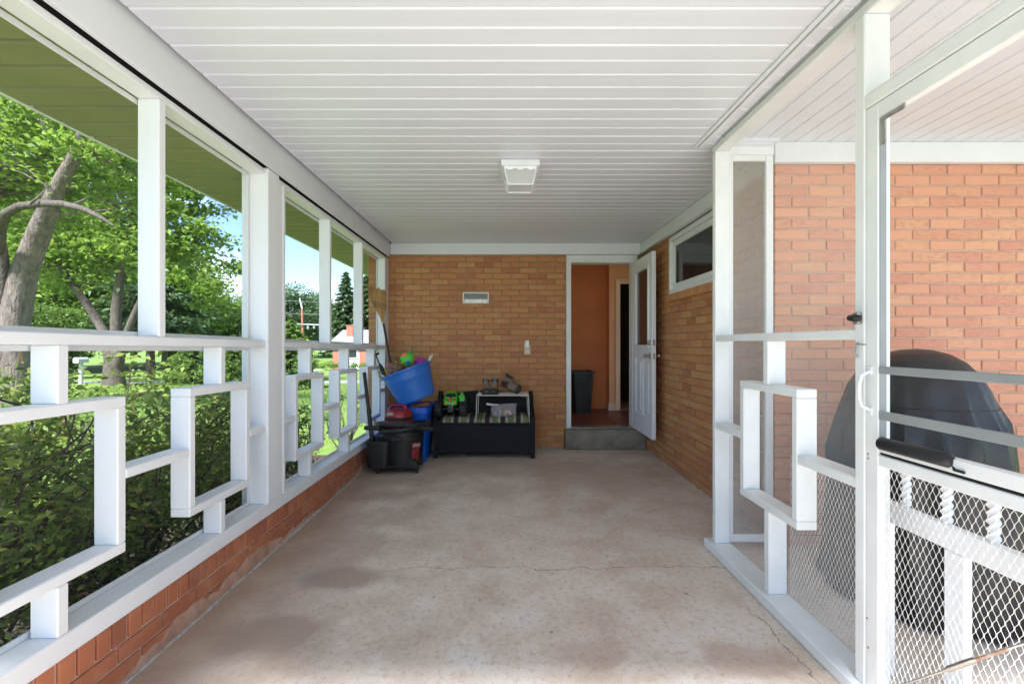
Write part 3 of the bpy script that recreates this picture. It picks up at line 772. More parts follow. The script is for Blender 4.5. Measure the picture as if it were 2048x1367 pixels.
rb('link', b_ + .0005, 2.7715, .749, .787); rb('link', 1.6615, a - .0005, .737, .775)
def quad(name, mat, parent, pts):
    b = MB(); b.add(pts, [(0, 1, 2, 3)]); return b.build(name, mat, parent)
xs = XE1 + .004
for (z0_, z1_) in ((.055, 1.275), (1.312, 2.426)):
    quad('screen', 'screen_dusty', en, [(xs, 1.662, z0_), (xs, 2.771, z0_), (xs, 2.771, z1_), (xs, 1.662, z1_)])
# transom above the screen door
rb('door_header', .70, 1.6145, 2.083, 2.129, XE - .006); rb('door_header_lip', .70, 1.6145, 2.1295, 2.142, XE + .008)
quad('screen', 'screen_dusty', en, [(xs, .70, 2.142), (xs, 1.614, 2.142), (xs, 1.614, 2.426), (xs, .70, 2.426)])
rb('post', .655, .6995, 0, 2.4255)
# short return frame to the house corner
def ret(name, x0, x1, z0, z1, y0=2.815, y1=2.852): return board(name, 'white', en, x0, x1, y0, y1, z0, z1, .004)
ret('return_post', XE1 + .012, XE1 + .042, .04, 2.42); ret('return_post', 1.602, 1.648, .04, 2.42)
ret('return_rail', XE1 + .0425, 1.6015, .041, .085, 2.817, 2.850); ret('return_rail', XE1 + .0425, 1.6015, 1.28, 1.312, 2.817, 2.850)
ret('return_rail', XE1 + .0425, 1.6015, 2.385, 2.42, 2.817, 2.850)
quad('screen', 'screen_old', en, [(XE1 + .042, 2.833, .085), (1.602, 2.833, .085), (1.602, 2.833, 2.385), (XE1 + .042, 2.833, 2.385)])
board('return_header', 'white', en, XE1 + .002, 1.652, 2.8135, 2.8535, 2.4205, 2.498, .003)
# expanded metal
def expanded(name, parent, x, y0, y1, z0, z1, mat='wire', p=.0105, h=.043, r=.0008):
    b = MB(); n = int((y1 - y0) / p); m = int((z1 - z0) / (h / 2))
    for i in range(n + 1):
        P = []
        for j in range(m + 1):
            sgn = 1 if (i + j) % 2 else -1
            zz = z0 + j * h / 2
            P.append((x + sgn * .0006, y0 + i * p + sgn * p * .44, zz - h * .10)); P.append((x + sgn * .0006, y0 + i * p + sgn * p * .44, zz + h * .10))
        P = [(q[0], min(max(q[1], y0), y1), min(max(q[2], z0), z1)) for q in P]
        b.tube(P, r, 4, False)
    return tag(b.build(name, mat, parent), kind='stuff')
expanded('wire_mesh', en, XE1 + .010, 1.664, 2.205, .056, .736)
# black catch and hook on the post
hb = MB(); hb.box(XE - .022, XE - .004, 1.622, 1.650, 1.330, 1.372, .003); hb.build('catch_plate', 'steel', en)
hb = MB(); hb.tube([(XE - .012, 1.66, 1.353), (XE - .034, 1.64, 1.352), (XE - .036, 1.612, 1.350), (XE - .026, 1.60, 1.349)], [.010, .012, .013, .010], 10); hb.build('catch', 'black', en, True)
hb = MB(); hb.tube([(XE - .006, 1.640, 1.262), (XE - .014, 1.640, 1.262), (XE - .016, 1.636, 1.250), (XE - .016, 1.640, 1.225), (XE - .012, 1.634, 1.216), (XE - .016, 1.645, 1.213)], .0028, 6).tube([(XE - .006, 1.645, 1.258), (XE - .017, 1.618, 1.258), (XE - .017, 1.592, 1.257)], .0025, 6); hb.build('hook', 'steel', en, True)

# ------------------------------------------------------------------ screen door
sd = thing('screen_door', 'pale aluminium screen door with grey bars and diamond mesh kick panel', 'door', (1.28, 1.2, 0))
DXa, DXb = XE - .002, XE + .026
def db(name, y0, y1, z0, z1, mat='offwhite', x0=DXa, x1=DXb, c=.003): return board(name, mat, sd, x0, x1, y0, y1, z0, z1, c)
DY0, DY1 = .705, 1.6125
db('stile', DY1 - .054, DY1, .012, 2.081); db('stile', DY0, DY0 + .054, .012, 2.081)
db('top_rail', DY0 + .0545, DY1 - .0545, 2.026, 2.081); db('mid_rail', DY0 + .0545, DY1 - .0545, .893, .935)
db('mid_rail', DY0 + .0545, DY1 - .0545, .845, .883); db('rail_gap', DY0 + .0545, DY1 - .0545, .8835, .8925, 'black', DXa + .006)
db('bottom_rail', DY0 + .0545, DY1 - .0545, .012, .07)
db('stile_channel', DY1 - .0575, DY1 - .0545, .936, 2.0255, 'grey_bar', DXa + .004, DXb - .002)
db('bar', DY0 + .03, DY1 - .056, 1.158, 1.184, 'grey_bar', DXa - .001, DXa + .010); db('bar', DY0 + .03, DY1 - .056, 1.003, 1.033, 'grey_bar', DXa - .001, DXa + .010)
quad('screen', 'screen_door', sd, [(DXb - .006, DY0 + .05, .93), (DXb - .006, DY1 - .05, .93), (DXb - .006, DY1 - .05, 2.03), (DXb - .006, DY0 + .05, 2.03)])
expanded('wire_mesh', sd, DXa + .014, DY0 + .055, DY1 - .055, .07, .845)
pd = MB(); pd.tube([(DXa + .004, 1.553, .925), (DXa - .002, 1.54, .925), (DXa - .002, 1.31, .927), (DXa, 1.297, .925)], [.012, .022, .022, .012], 12); pd.build('closer', 'black', sd, True)
pd = MB(); pd.tube([(DXa + .004, 1.30, .912), (DXa - .004, 1.29, .905), (DXa - .004, 1.262, .905)], .004, 6); pd.build('closer_rod', 'black', sd, True)
hd = MB(); hd.tube([(DXa, 1.592, 1.165), (DXa - .03, 1.592, 1.150), (DXa - .038, 1.592, 1.12), (DXa - .038, 1.592, 1.07), (DXa - .03, 1.592, 1.045), (DXa, 1.592, 1.03)], .0055, 8); hd.box(DXa - .003, DXa + .001, 1.583, 1.601, 1.155, 1.182, .002); hd.box(DXa - .003, DXa + .001, 1.583, 1.601, 1.012, 1.038, .002); hd.build('pull_handle', 'offwhite', sd, True)
bk = MB(); bk.box(DXa - .001, DXa + .004, DY1 - .085, DY1 - .066, 1.93, 2.02, .002); bk.box(DXa - .002, DXa + .003, DY1 - .16, DY1 - .066, 2.008, 2.024, .002); bk.build('corner_bracket', 'steel', sd)
for (y_, z_) in ((1.60, .86), (1.60, .875), (1.605, .30), (1.60, .20)):
    MB().ell((DXa - .001, y_, z_), .002, .004, .004, 8, 6).build('screw', 'rust', sd, True)
br = MB(); br.tube([(DXa - .006, 1.545, .085), (DXa - .008, 1.31, .328)], .0028, 6).tube([(DXa - .008, 1.15, .495), (DXa - .006, .765, .885)], .0028, 6); br.build('brace_rod', 'steel', sd, True)
tb = MB(); tb.tube([(DXa - .008, 1.315, .323), (DXa - .008, 1.30, .339), (DXa - .008, 1.235, .407), (DXa - .008, 1.225, .417)], [.004, .008, .008, .005], 8); tb.build('turnbuckle', 'steel', sd, True)
tb = MB(); tb.tube([(DXa - .008, 1.226, .416), (DXa - .008, 1.15, .495)], .0045, 7); tb.build('turnbuckle_end', 'rust', sd, True)

# ------------------------------------------------------------------ spindle panel outside the door
sp = thing('spindle_panel', 'white wooden panel with twisted spindles standing behind the screen door', 'panel', (1.46, 1.45, 0))
def sb(name, y0, y1, z0, z1, x0=1.45, x1=1.478): return board(name, 'white', sp, x0, x1, y0, y1, z0, z1, .004)
sb('rail', .9, 1.80, .585, .665); sb('rail', .9, 1.80, .835, .88)
sb('post', 1.447, 1.517, 0, .5845); sb('post', .90, .965, 0, .5845); sb('post', 1.735, 1.80, 0, .5845)
for y in (1.675, 1.520, 1.373, 1.225, 1.075):
    V = []; F = []; m = 34
    for j in range(m + 1):
        t = j / m; zz = .6652 + t * .1696; aa = t * 11
        rr = .013 + .004 * abs(math.sin(t * math.pi * 7))
        for k in range(4):
            V.append((1.464 + rr * math.cos(aa + k * math.pi / 2), y + rr * math.sin(aa + k * math.pi / 2), zz))
        if j:
            o = j * 4
            for k in range(4): F.append((o - 4 + k, o - 4 + (k + 1) % 4, o + (k + 1) % 4, o + k))
    b = MB(); b.add(V, F); b.build('spindle', 'white', sp)

# ------------------------------------------------------------------ covered barbecue
def fold(t, z):
    d = min(max((1.20 - z) / .28, 0), 1)
    a = 1 - abs(math.sin(8.5 * t + 1.2 * z + .7)) ** .6; b2 = 1 - abs(math.sin(5.5 * t + 2 - 2.2 * z)) ** .6
    return 1 + d * (.075 * a + .06 * b2 - .05 + .012 * math.sin(19 * t + 5 * z)) + .02 * math.sin(3 * t)
prof = [(0, 1.235), (.06, 1.230), (.125, 1.210), (.185, 1.170), (.23, 1.115), (.265, 1.045), (.29, .97), (.32, .89), (.342, .81), (.355, .72), (.362, .60), (.366, .48), (.372, .36), (.378, .24), (.384, .12), (.388, .015)]
pp = []
for (r0, z0), (r1, z1) in zip(prof, prof[1:]):
    for k in range(3): pp.append((r0 + (r1 - r0) * k / 3, z0 + (z1 - z0) * k / 3))
pp.append(prof[-1])
g = thing('covered_barbecue', 'round barbecue under a draped black fabric cover against the brick wall', 'barbecue', (2.06, 2.30, 0))
b = MB(); b.lathe(list(reversed(pp)), 120, (2.06, 2.30), fold); cov = b.build('cover', 'cover', g, True)
b = MB(); b.tube([(2.06 + .295 * fold(t, .965) * math.cos(t) * 1.004, 2.30 + .295 * fold(t, .965) * math.sin(t) * 1.004, .965) for t in [2 * math.pi * k / 60 for k in range(61)]], .003, 5); b.build('seam', 'cover', cov, True)

# ------------------------------------------------------------------ back wall fittings
vt = thing('wall_vent', 'small white framed wall vent on the tan brick', 'vent', (-.36, YB, 1.74))
def ringy(b, y0, y1, x0, x1, z0, z1, w):
    b.box(x0, x1, y0, y1, z0, z0 + w, .003); b.box(x0, x1, y0, y1, z1 - w, z1, .003); b.box(x0, x0 + w, y0, y1, z0 + w, z1 - w, .003); b.box(x1 - w, x1, y0, y1, z0 + w, z1 - w, .003)
b = MB(); ringy(b, YB - .035, YB + .004, -.516, -.200, 1.744, 1.880, .016); b.build('frame', 'ivory', vt)
b = MB(); b.prism([(YB - .003, 1.864), (YB - .030, 1.800), (YB - .028, 1.797), (YB - .001, 1.860)], 'x', -.498, -.218); b.build('flap', 'grey_bar', vt)
b = MB(); b.box(-.499, -.217, YB - .012, YB - .002, 1.76, 1.80, .001); b.build('louvre', 'steel', vt)
ot = thing('wall_outlet', 'beige electrical outlet with a plugged-in white adapter on the brick wall', 'outlet', (.263, YB, 1.13))
b = MB(); b.box(.226, .304, YB - .009, YB + .002, 1.128, 1.258, .004); b.build('plate', 'beige', ot)
b = MB(); b.box(.234, .288, YB - .045, YB - .0095, 1.205, 1.300, .008); b.build('adapter', 'ivory', ot)
b = MB(); b.lathe([(.017, 0), (.017, .003), (0, .0032)], 16); b.v = [(p[0] + .265, YB - .009 - p[2], p[1] * .95 + 1.168) for p in b.v]; b.f = [tuple(reversed(f)) for f in b.f]; b.build('socket', 'ivory', ot)
b = MB(); b.box(.256, .259, YB - .0135, YB - .0118, 1.165, 1.177, .0003).box(.270, .273, YB - .0135, YB - .0118, 1.165, 1.177, .0003).box(.262, .268, YB - .0135, YB - .0118, 1.156, 1.161, .0003); b.build('socket_slot', 'dark', ot)

# ceiling lamp
lx, ly = .098, 3.118
lm = thing('ceiling_lamp', 'square white lantern lamp with glass sides on the plank ceiling', 'lamp', (lx, ly, ZC))
b = MB(); b.box(lx - .128, lx + .128, ly - .128, ly + .128, ZC - .040, ZC - .0015, .004); b.build('canopy', 'white', lm)
zt, zb, ht, hb_ = ZC - .0405, 2.318, .106, .083
b = MB()
for sx in (-1, 1):
    for sy in (-1, 1):
        b.tube([(lx + sx * ht, ly + sy * ht, zt), (lx + sx * hb_, ly + sy * hb_, zb)], .0065, 4)
for k in range(4):
    c_ = [(-1, -1), (1, -1), (1, 1), (-1, 1)]; p, q = c_[k], c_[(k + 1) % 4]
    b.tube([(lx + p[0] * hb_, ly + p[1] * hb_, zb), (lx + q[0] * hb_, ly + q[1] * hb_, zb)], .006, 4)
b.build('cage', 'white', lm)
for k in range(4):
    c_ = [(-1, -1), (1, -1), (1, 1), (-1, 1)]; p, q = c_[k], c_[(k + 1) % 4]
    quad('pane', 'lamp_glass', lm, [(lx + p[0] * (ht - .003), ly + p[1] * (ht - .003), zt), (lx + q[0] * (ht - .003), ly + q[1] * (ht - .003), zt), (lx + q[0] * (hb_ - .003), ly + q[1] * (hb_ - .003), zb), (lx + p[0] * (hb_ - .003), ly + p[1] * (hb_ - .003), zb)])
    V = []; F = []; n = 28
    for i in range(n + 1):
        t = i / n; x = p[0] + (q[0] - p[0]) * t; y = p[1] + (q[1] - p[1]) * t
        d = .010 + .012 * abs(math.sin(t * math.pi * 3))
        f = ht + .004; g2 = ht + .004 - d * .23
        V += [(lx + x * f, ly + y * f, zt), (lx + x * g2, ly + y * g2, zt - d)]
        if i: o = i * 2; F.append((o - 2, o, o + 1, o - 1))
    b = MB(); b.add(V, F); b.build('scallop', 'white', lm)
quad('bottom_pane', 'lamp_glass', lm, [(lx - hb_, ly - hb_, zb + .001), (lx + hb_, ly - hb_, zb + .001), (lx + hb_, ly + hb_, zb + .001), (lx - hb_, ly + hb_, zb + .001)])
b = MB(); b.lathe([(.0, 2.338), (.02, 2.340), (.031, 2.355), (.033, 2.372), (.024, 2.395), (.014, 2.41), (.014, ZC - .0405)], 18, (lx, ly)); b.build('bulb', 'ivory', lm, True)

# ------------------------------------------------------------------ storage bench and what lies on it
bx0, bx1, by0, by1 = -.797, .325, 5.03, 5.53
bn = thing('storage_bench', 'black storage bench with arms below the wall vent', 'bench', (-.236, 5.28, 0))
side = [(by0, 0), (by0 + .06, 0), (by0 + .075, .035), (by1 - .075, .035), (by1 - .06, 0), (by1, 0), (by1, .685), (by1 - .045, .695), (by1 - .09, .66), (by1 - .17, .56), (by0 + .10, .475), (by0 + .02, .46), (by0, .43)]
for (a, b_) in ((bx0, bx0 + .045), (bx1 - .045, bx1)):
    MB().prism(side, 'x', a, b_).build('side_panel', 'bench', bn)
fp = [(bx0 + .0455, .05), (bx0 + .07, .045), (bx0 + .12, .062), (bx1 - .12, .062), (bx1 - .07, .045), (bx1 - .0455, .05), (bx1 - .0455, .365), (bx0 + .0455, .365)]
MB().prism(fp, 'y', by0 + .012, by0 + .04).build('front_panel', 'bench', bn)
board('lid', 'bench', bn, bx0 + .0455, bx1 - .0455, by0 + .002, by1 - .06, .3655, .392, .006)
bp = [(bx0 + .0455, .393)] + [(bx0 + .0455 + (bx1 - bx0 - .091) * t, .615 + .085 * math.sin(math.pi * min(1, max(0, t * 1.1 - .02))) ** .7 if 0 < t < 1 else .62) for t in [i / 24 for i in range(25)]] + [(bx1 - .0455, .393)]
MB().prism(bp, 'y', by1 - .055, by1 - .02).build('backrest', 'bench', bn)
board('base_panel', 'bench', bn, bx0 + .0455, bx1 - .0455, by0 + .041, by1 - .02, .05, .09, .003)
# cushion, softly swollen
V = []; F = []; nx, ny = 60, 14
cx0, cx1, cy0, cy1 = bx0 + .05, bx1 - .05, by0 + .004, by1 - .065
for top in (1, 0):
    for j in range(ny + 1):
        for i in range(nx + 1):
            u, w = i / nx, j / ny
            e = (min(1, 9 * min(u * 2.2, (1 - u) * 2.2, w, 1 - w))) ** .5
            z = .393 + (.010 + (.040 + .010 * math.sin(9 * u) * math.sin(3 * w + 1) + .012 * u) * e if top else .0005)
            V.append((cx0 + (cx1 - cx0) * u, cy0 + (cy1 - cy0) * w, z))
o1 = (nx + 1) * (ny + 1)
for j in range(ny):
    for i in range(nx):
        a = j * (nx + 1) + i; F.append((a, a + 1, a + nx + 2, a + nx + 1)); F.append((o1 + a, o1 + a + nx + 1, o1 + a + nx + 2, o1 + a + 1))
for i in range(nx):
    F.append((o1 + i, o1 + i + 1, i + 1, i)); a = ny * (nx + 1) + i; F.append((a, a + 1, o1 + a + 1, o1 + a))
for j in range(ny):
    a = j * (nx + 1); F.append((a, a + nx + 1, o1 + a + nx + 1, o1 + a)); a += nx; F.append((a, o1 + a, o1 + a + nx + 1, a + nx + 1))
b = MB(); b.add(V, F); cu = b.build('seat_cushion', 'stripe', None, True, ang=60)
tag(cu, 'green and black striped cushion lying on the black bench', 'cushion')
ZS = .446
# wire rack
rk = thing('wire_rack', 'small white wire shelf rack standing on the striped cushion', 'rack', (-.03, 5.2, ZS))
rx0, rx1, ry0, ry1, rz = -.312, .250, 5.055, 5.36, .688
b = MB(); b.tube([(rx0, ry0, rz), (rx1, ry0, rz), (rx1, ry1, rz), (rx0, ry1, rz), (rx0, ry0, rz)], .0042, 6)
for i in range(1, 8): y = ry0 + (ry1 - ry0) * i / 8; b.tube([(rx0, y, rz), (rx1, y, rz)], .0024, 5)
for i in range(1, 24): x = rx0 + (rx1 - rx0) * i / 24; b.tube([(x, ry0, rz + .004), (x, ry1, rz + .004)], .0018, 5)
b.build('shelf', 'wire', rk)
for x, sx in ((rx0, -1), (rx1, 1)):
    b = MB(); b.tube([(x, ry0, rz + .02), (x + sx * .004, ry0, rz), (x + sx * .012, ry0 - .004, ZS + .03), (x + sx * .012, ry0 - .006, ZS - .022), (x + sx * .012, ry0 + .03, ZS - .012), (x + sx * .012, ry1 - .02, ZS - .002), (x + sx * .008, ry1, ZS + .02), (x, ry1, rz + .02)], .0038, 6); b.build('leg', 'wire', rk, True)
    b = MB(); b.tube([(x + sx * .004, ry0 + .006, rz - .02), (x + sx * .009, ry0 + .01, ZS + .03)], .0028, 6); b.build('brace', 'wire', rk, True)

# shoes
def shoe(name, label, Mx, grp=None, patch='shoe_grey'):
    loc = tuple(Mx.translation); t = thing(name, label, 'shoe', loc, grp)
    secs = [(0, .030, .098, .006), (.018, .036, .108, 0), (.05, .038, .110, 0), (.085, .040, .102, 0), (.115, .043, .088, 0), (.15, .047, .070, 0), (.185, .049, .058, 0), (.215, .046, .050, 0), (.238, .036, .040, .004), (.25, .018, .026, .010)]
    def ring(y, w, h, z0, k=20):
        out = []
        for i in range(k):
            a = 2 * math.pi * i / k; cx_, cz_ = math.cos(a), math.sin(a)
            out.append((w * math.copysign(abs(cx_) ** .75, cx_), -y, z0 + .012 + (h - .012) * (.5 + .5 * math.copysign(abs(cz_) ** .7, cz_))))
        return out
    b = MB(); b.M = Mx; b.loft([ring(*q) for q in secs]); up = b.build('upper', 'shoe', t, True, ang=70)
    b = MB(); b.M = Mx
    so_ = [(q[0], q[1] * 1.07 + .002) for q in secs]
    poly = [(w, -y) for y, w in so_] + [(-w, -y) for y, w in reversed(so_)]
    b.prism(poly, 'z', 0, .024); b.build('sole', 'shoe_dark', t)
    b = MB(); b.M = Mx; b.loft([ring(y, w * 1.035, h * 1.04, z, 20) for (y, w, h, z) in secs[7:]]); b.build('toe_cap', 'shoe_dark', t, True, ang=70)
    b = MB(); b.M = Mx; b.ell((0, -.048, .107), .030, .044, .012, 18, 8); b.build('opening', 'shoe_dark', t, True)
    b = MB(); b.M = Mx
    b.tube([(.032 * math.cos(a), -.047 + .047 * math.sin(a), .109 + .014 * max(0, math.sin(a))) for a in [2 * math.pi * i / 22 for i in range(23)]], .009, 8, False); b.build('collar', 'shoe_dark', t, True)
    b = MB(); b.M = Mx; b.box(-.022, .022, -.10, -.088, .095, .132, .006); b.build('tongue', patch, t)
    b = MB(); b.M = Mx
    for i in range(4):
        y = -.105 - i * .018; z = .104 - i * .0115; b.tube([(-.028, y, z - .014), (-.012, y - .004, z + .002), (.012, y + .004, z + .002), (.028, y, z - .014)], .0028, 5)
    b.build('lace', 'lace', t, True)
    return t
T = Matrix.Translation
zr = rz + .0065
shoe('hiking_shoe', 'brown hiking shoe standing at the end of the wire rack', T((-.232, 5.32, zr)) @ Matrix.Rotation(R(6), 4, 'Z') @ Matrix.Diagonal((1.0, 1.0, 1.25, 1)))
shoe('hiking_shoe', 'brown hiking shoe standing upright between its partner and the tumbled shoes', T((-.118, 5.32, zr)) @ Matrix.Rotation(R(-4), 4, 'Z') @ Matrix.Diagonal((1.0, 1.0, 1.25, 1)))
shoe('hiking_shoe', 'brown hiking shoe with its heel propped up in the tumbled pair', T((-.040, 5.33, zr + .112)) @ Matrix.Rotation(R(72), 4, 'Z') @ Matrix.Rotation(R(26), 4, 'X') @ Matrix.Scale(.95, 4), patch='shoe_red')
shoe('hiking_shoe', 'brown hiking shoe lying on its side on the wire rack', T((.06, 5.31, zr + .050)) @ Matrix.Rotation(R(28), 4, 'Z') @ Matrix.Rotation(R(-62), 4, 'Y') @ Matrix.Scale(.95, 4), patch='shoe_red')

# clear bag of small things
bg = thing('plastic_bag', 'clear zip bag of pink and orange things under the wire rack', 'bag', (-.02, 5.17, ZS))
V = []; F = []; n = 24
rings = []
for j in range(9):
    t = j / 8; w = .135 * (1 - .18 * (t - .35) ** 2) * (1 + .12 * t) ; d = .05 * (1 - t) ** .6 + .006
    rings.append([(-.02 + w * math.cos(a) * (1 + .03 * math.sin(5 * a + j)), 5.17 + d * math.sin(a) + .012 * t, ZS - .006 + .135 * t * (1 + .10 * math.cos(a + .6))) for a in [2 * math.pi * k / n for k in range(n)]])
b = MB(); b.loft(rings); b.build('pouch', 'bag', bg, True, ang=70)
b = MB(); b.tube([(-.21, 5.12, ZS + .142), (-.16, 5.145, ZS + .13), (-.08, 5.165, ZS + .128)], [.014, .012, .005], 6); b.build('zip_strip', 'ivory', bg, True)
cols = [pm('candy_pink', (.75, .18, .25)), pm('candy_orange', (.8, .3, .06)), pm('candy_pale', (.75, .6, .6)), pm('candy_yellow', (.7, .5, .1))]
rg = random.Random(3)
for i in range(16):
    x, y, z = -.02 + rg.uniform(-.10, .10), 5.17 + rg.uniform(-.02, .02), ZS + .018 + rg.uniform(0, .045)
    b = MB(); b.M = T((x, y, z)) @ Matrix.Rotation(rg.uniform(0, 6), 4, 'X') @ Matrix.Rotation(rg.uniform(0, 6), 4, 'Y'); r_ = rg.uniform(.010, .017)
    b.box(-r_, r_, -r_ * .7, r_ * .7, -r_ * .5, r_ * .5, .005); b.build('sweet', cols[i % 4], bg)

# toy monster truck, facing the camera
tk = thing('toy_truck', 'green toy monster truck with big black tyres on the striped cushion', 'toy truck', (-.61, 5.17, ZS))
def wheel(xc, yc):
    r_, w = .088, .092; zc = ZS - .004 + r_
    def AX(b): b.v = [(xc + p[2], yc + p[0], zc + p[1]) for p in b.v]; return b
    b = MB(); b.lathe([(.046, -w / 2 + .008), (.060, -w / 2), (.078, -w / 2 + .006), (.084, -w / 2 + .018), (.084, w / 2 - .018), (.078, w / 2 - .006), (.060, w / 2), (.046, w / 2 - .008)], 28)
    wo_ = AX(b).build('tyre', 'rubber', tk, True, ang=50)
    b = MB()
    for k in range(16):
        for s_ in (-1, 1):
            a0 = 2 * math.pi * (k + (.25 if s_ > 0 else .25)) / 16
            P = [(.0845 * math.cos(a0 + t * .22), .0845 * math.sin(a0 + t * .22), s_ * (.004 + t * (w / 2 - .010))) for t in (0, .5, 1)]
            b.tube(P, .0062, 4)
    AX(b).build('tread', 'rubber', wo_)
    b = MB(); b.lathe([(.0, -w / 2 + .02), (.046, -w / 2 + .012), (.046, w / 2 - .012), (0, w / 2 - .02)], 20); AX(b).build('rim', 'black', wo_, True)
for xc in (-.750, -.474):
    for yc in (5.135, 5.36): wheel(xc, yc)
b = MB(); b.box(-.665, -.56, 5.09, 5.38, ZS + .075, ZS + .125, .012).tube([(-.75, 5.135, ZS + .084), (-.474, 5.135, ZS + .084)], .018, 10).tube([(-.75, 5.36, ZS + .084), (-.474, 5.36, ZS + .084)], .018, 10).box(-.645, -.575, 5.06, 5.10, ZS + .05, ZS + .15, .012); b.build('chassis', 'black', tk)
cxm = -.612
body = [[(cxm + sx * w, y, z) for sx, z in ((-1, z0), (1, z0), (1, z1), (-1, z1))] for (y, w, z0, z1) in ((5.060, .060, .585, .620), (5.075, .074, .578, .640), (5.16, .076, .578, .655), (5.33, .074, .58, .655), (5.40, .066, .59, .65))]
b = MB(); b.loft(body); bo = b.build('body', 'green_toy', tk, True, ang=25)
cab = [[(cxm + sx * w, y, z) for sx, z in ((-1, z0), (1, z0), (1, z1), (-1, z1))] for (y, w, z0, z1) in ((5.130, .068, .640, .660), (5.175, .058, .645, .715), (5.27, .056, .645, .722), (5.32, .062, .64, .665))]
b = MB(); b.loft(cab); b.build('cab', 'green_toy', bo, True, ang=25)
b = MB(); b.add([(cxm - .060, 5.128, .664), (cxm + .060, 5.128, .664), (cxm + .050, 5.168, .706), (cxm - .050, 5.168, .706)], [(0, 1, 2, 3)]); b.build('windscreen', 'glass_dark', bo)
b = MB(); b.box(cxm - .014, cxm + .014, 5.052, 5.13, .618, .664, .006); b.build('hood_scoop', 'red_toy', bo)
b = MB(); b.box(cxm - .014, cxm + .014, 5.17, 5.28, .718, .7255, .003); b.build('roof_stripe', 'orange_toy', bo)
for sx in (-1, 1):
    b = MB(); b.box(cxm + sx * .048 - .014, cxm + sx * .048 + .014, 5.050, 5.066, .598, .620, .005); b.build('headlight', 'orange_toy', bo)
b = MB(); b.tube([(-.588, 5.06, .60), (-.588, 5.05, .555)], .005, 8); b.build('tow_bar', 'steel', tk)
b = MB()
for i, (dx, dz, s_) in enumerate(((0, 0, .026), (.018, .032, .02), (-.016, .035, .017), (.006, .058, .018), (.024, .005, .018))): b.box(-.495 + dx - s_, -.495 + dx + s_, 5.12, 5.16, .635 + dz - s_, .635 + dz + s_, .010)
b.build('side_gear', 'green_toy', tk)

# ------------------------------------------------------------------ blue bin, tub, balls, broom
bi = thing('recycling_bin', 'deep blue recycling bin standing between the vacuum and the bench', 'bin', (-1.03, 5.0, 0))
bxa, bxb, bya, byb = -1.235, -.828, 4.83, 5.36
def rring(x0, x1, y0, y1, z, r_=.05, k=5):
    out = []
    for (cx_, cy_, a0) in ((x1 - r_, y1 - r_, 0), (x0 + r_, y1 - r_, 90), (x0 + r_, y0 + r_, 180), (x1 - r_, y0 + r_, 270)):
        for i in range(k + 1): a = R(a0 + 90 * i / k); out.append((cx_ + r_ * math.cos(a), cy_ + r_ * math.sin(a), z))
    return out
t_ = .028
b = MB(); b.loft([rring(bxa + t_, bxb - t_, bya + t_, byb - t_, .0), rring(bxa, bxb, bya, byb, .52), rring(bxa - .014, bxb + .014, bya - .014, byb + .014, .525), rring(bxa - .016, bxb + .016, bya - .016, byb + .016, .585), rring(bxa + .004, bxb - .004, bya + .004, byb - .004, .585), rring(bxa + t_ + .006, bxb - t_ - .006, bya + t_ + .006, byb - t_ - .006, .03)]); b.build('shell', 'bluebin', bi, True, ang=35)
for x in (-.98, -.92, -.865): MB().prism([(bya + .012, .12), (bya - .004, .14), (bya - .012, .515), (bya + .012, .515)], 'x', x - .012, x + .012).build('rib', 'bluebin', bi)
MB().box(-1.11, -.95, bya - .026, bya - .012, .535, .575, .006).build('handle', 'bluebin', bi)
wd_ = MB(); wd_.M = T((-.90, 4.98, .60)) @ Matrix.Rotation(R(-12), 4, 'Y'); wd_.box(-.12, .075, -.05, .05, -.022, .022, .006)
pl = wd_.build('wood_offcut', pm('brown_wood', (.22, .09, .035), (.13, .05, .02), 9, .7, stretch=(1, 8, 8))); tag(pl, 'brown wood offcut wedged under the tilted blue tub', 'wood')
# tilted tub: axis leans to the left
tub = thing('rope_tub', 'round blue tub tilted on top of the blue recycling bin', 'tub', (-.963, 5.02, .645))
TM = T((-.963, 5.02, .650)) @ Matrix.Rotation(R(-21), 4, 'Y')
b = MB(); b.M = TM
b.lathe([(.0, 0), (.19, 0), (.203, .012), (.222, .12), (.2235, .124), (.2255, .124), (.247, .24), (.249, .243), (.2505, .243), (.263, .325), (.281, .328), (.285, .336), (.285, .350), (.278, .356), (.262, .354), (.255, .33), (.20, .02), (0, .016)], 64); b.build('shell', 'bluetub', tub, True, ang=28)
for sgn in (-1, 1):
    b = MB(); b.M = TM
    b.tube([(sgn * .258, -.05, .335), (sgn * .285, -.05, .36), (sgn * .305, -.03, .375), (sgn * .31, 0, .38), (sgn * .305, .03, .375), (sgn * .285, .05, .36), (sgn * .258, .05, .335)], [.008, .011, .012, .012, .012, .011, .008], 8)
    b.build('rope_handle', 'wire', tub, True)
b = MB(); b.M = TM
rg = random.Random(8)
for i in range(16):
    a = rg.uniform(0, 6.28); b.tube([(.29, rg.uniform(-.02, .0), .365), (.305 + .012 * math.cos(a), -.02 + .015 * math.sin(a), .385), (.315 + .02 * math.cos(a), -.02 + .02 * math.sin(a), .39 + rg.uniform(-.01, .02))], .0035, 5)
b.build('rope_fray', 'wire', tub, True)
def ball(name, label, mat, c, r):
    t = thing(name, label, 'ball', (c[0], c[1], c[2] - r)); b = MB(); b.ell(c, r, r, r, 36, 24); b.build('skin', mat, t, True); return t
def tubp(x, y, z): p = TM @ Vector((x, y, z)); return (p.x, p.y, p.z)
ball('toy_ball', 'brown playground ball with yellow and red patches in the blue tub', 'ball_brown', (-1.185, 4.93, .985), .112)
g_ = ball('toy_ball', 'lime green toy ball with orange and blue spots in the blue tub', 'ball_green', tubp(.068, -.065, .448), .079)
c_ = tubp(.068, -.065, .448)
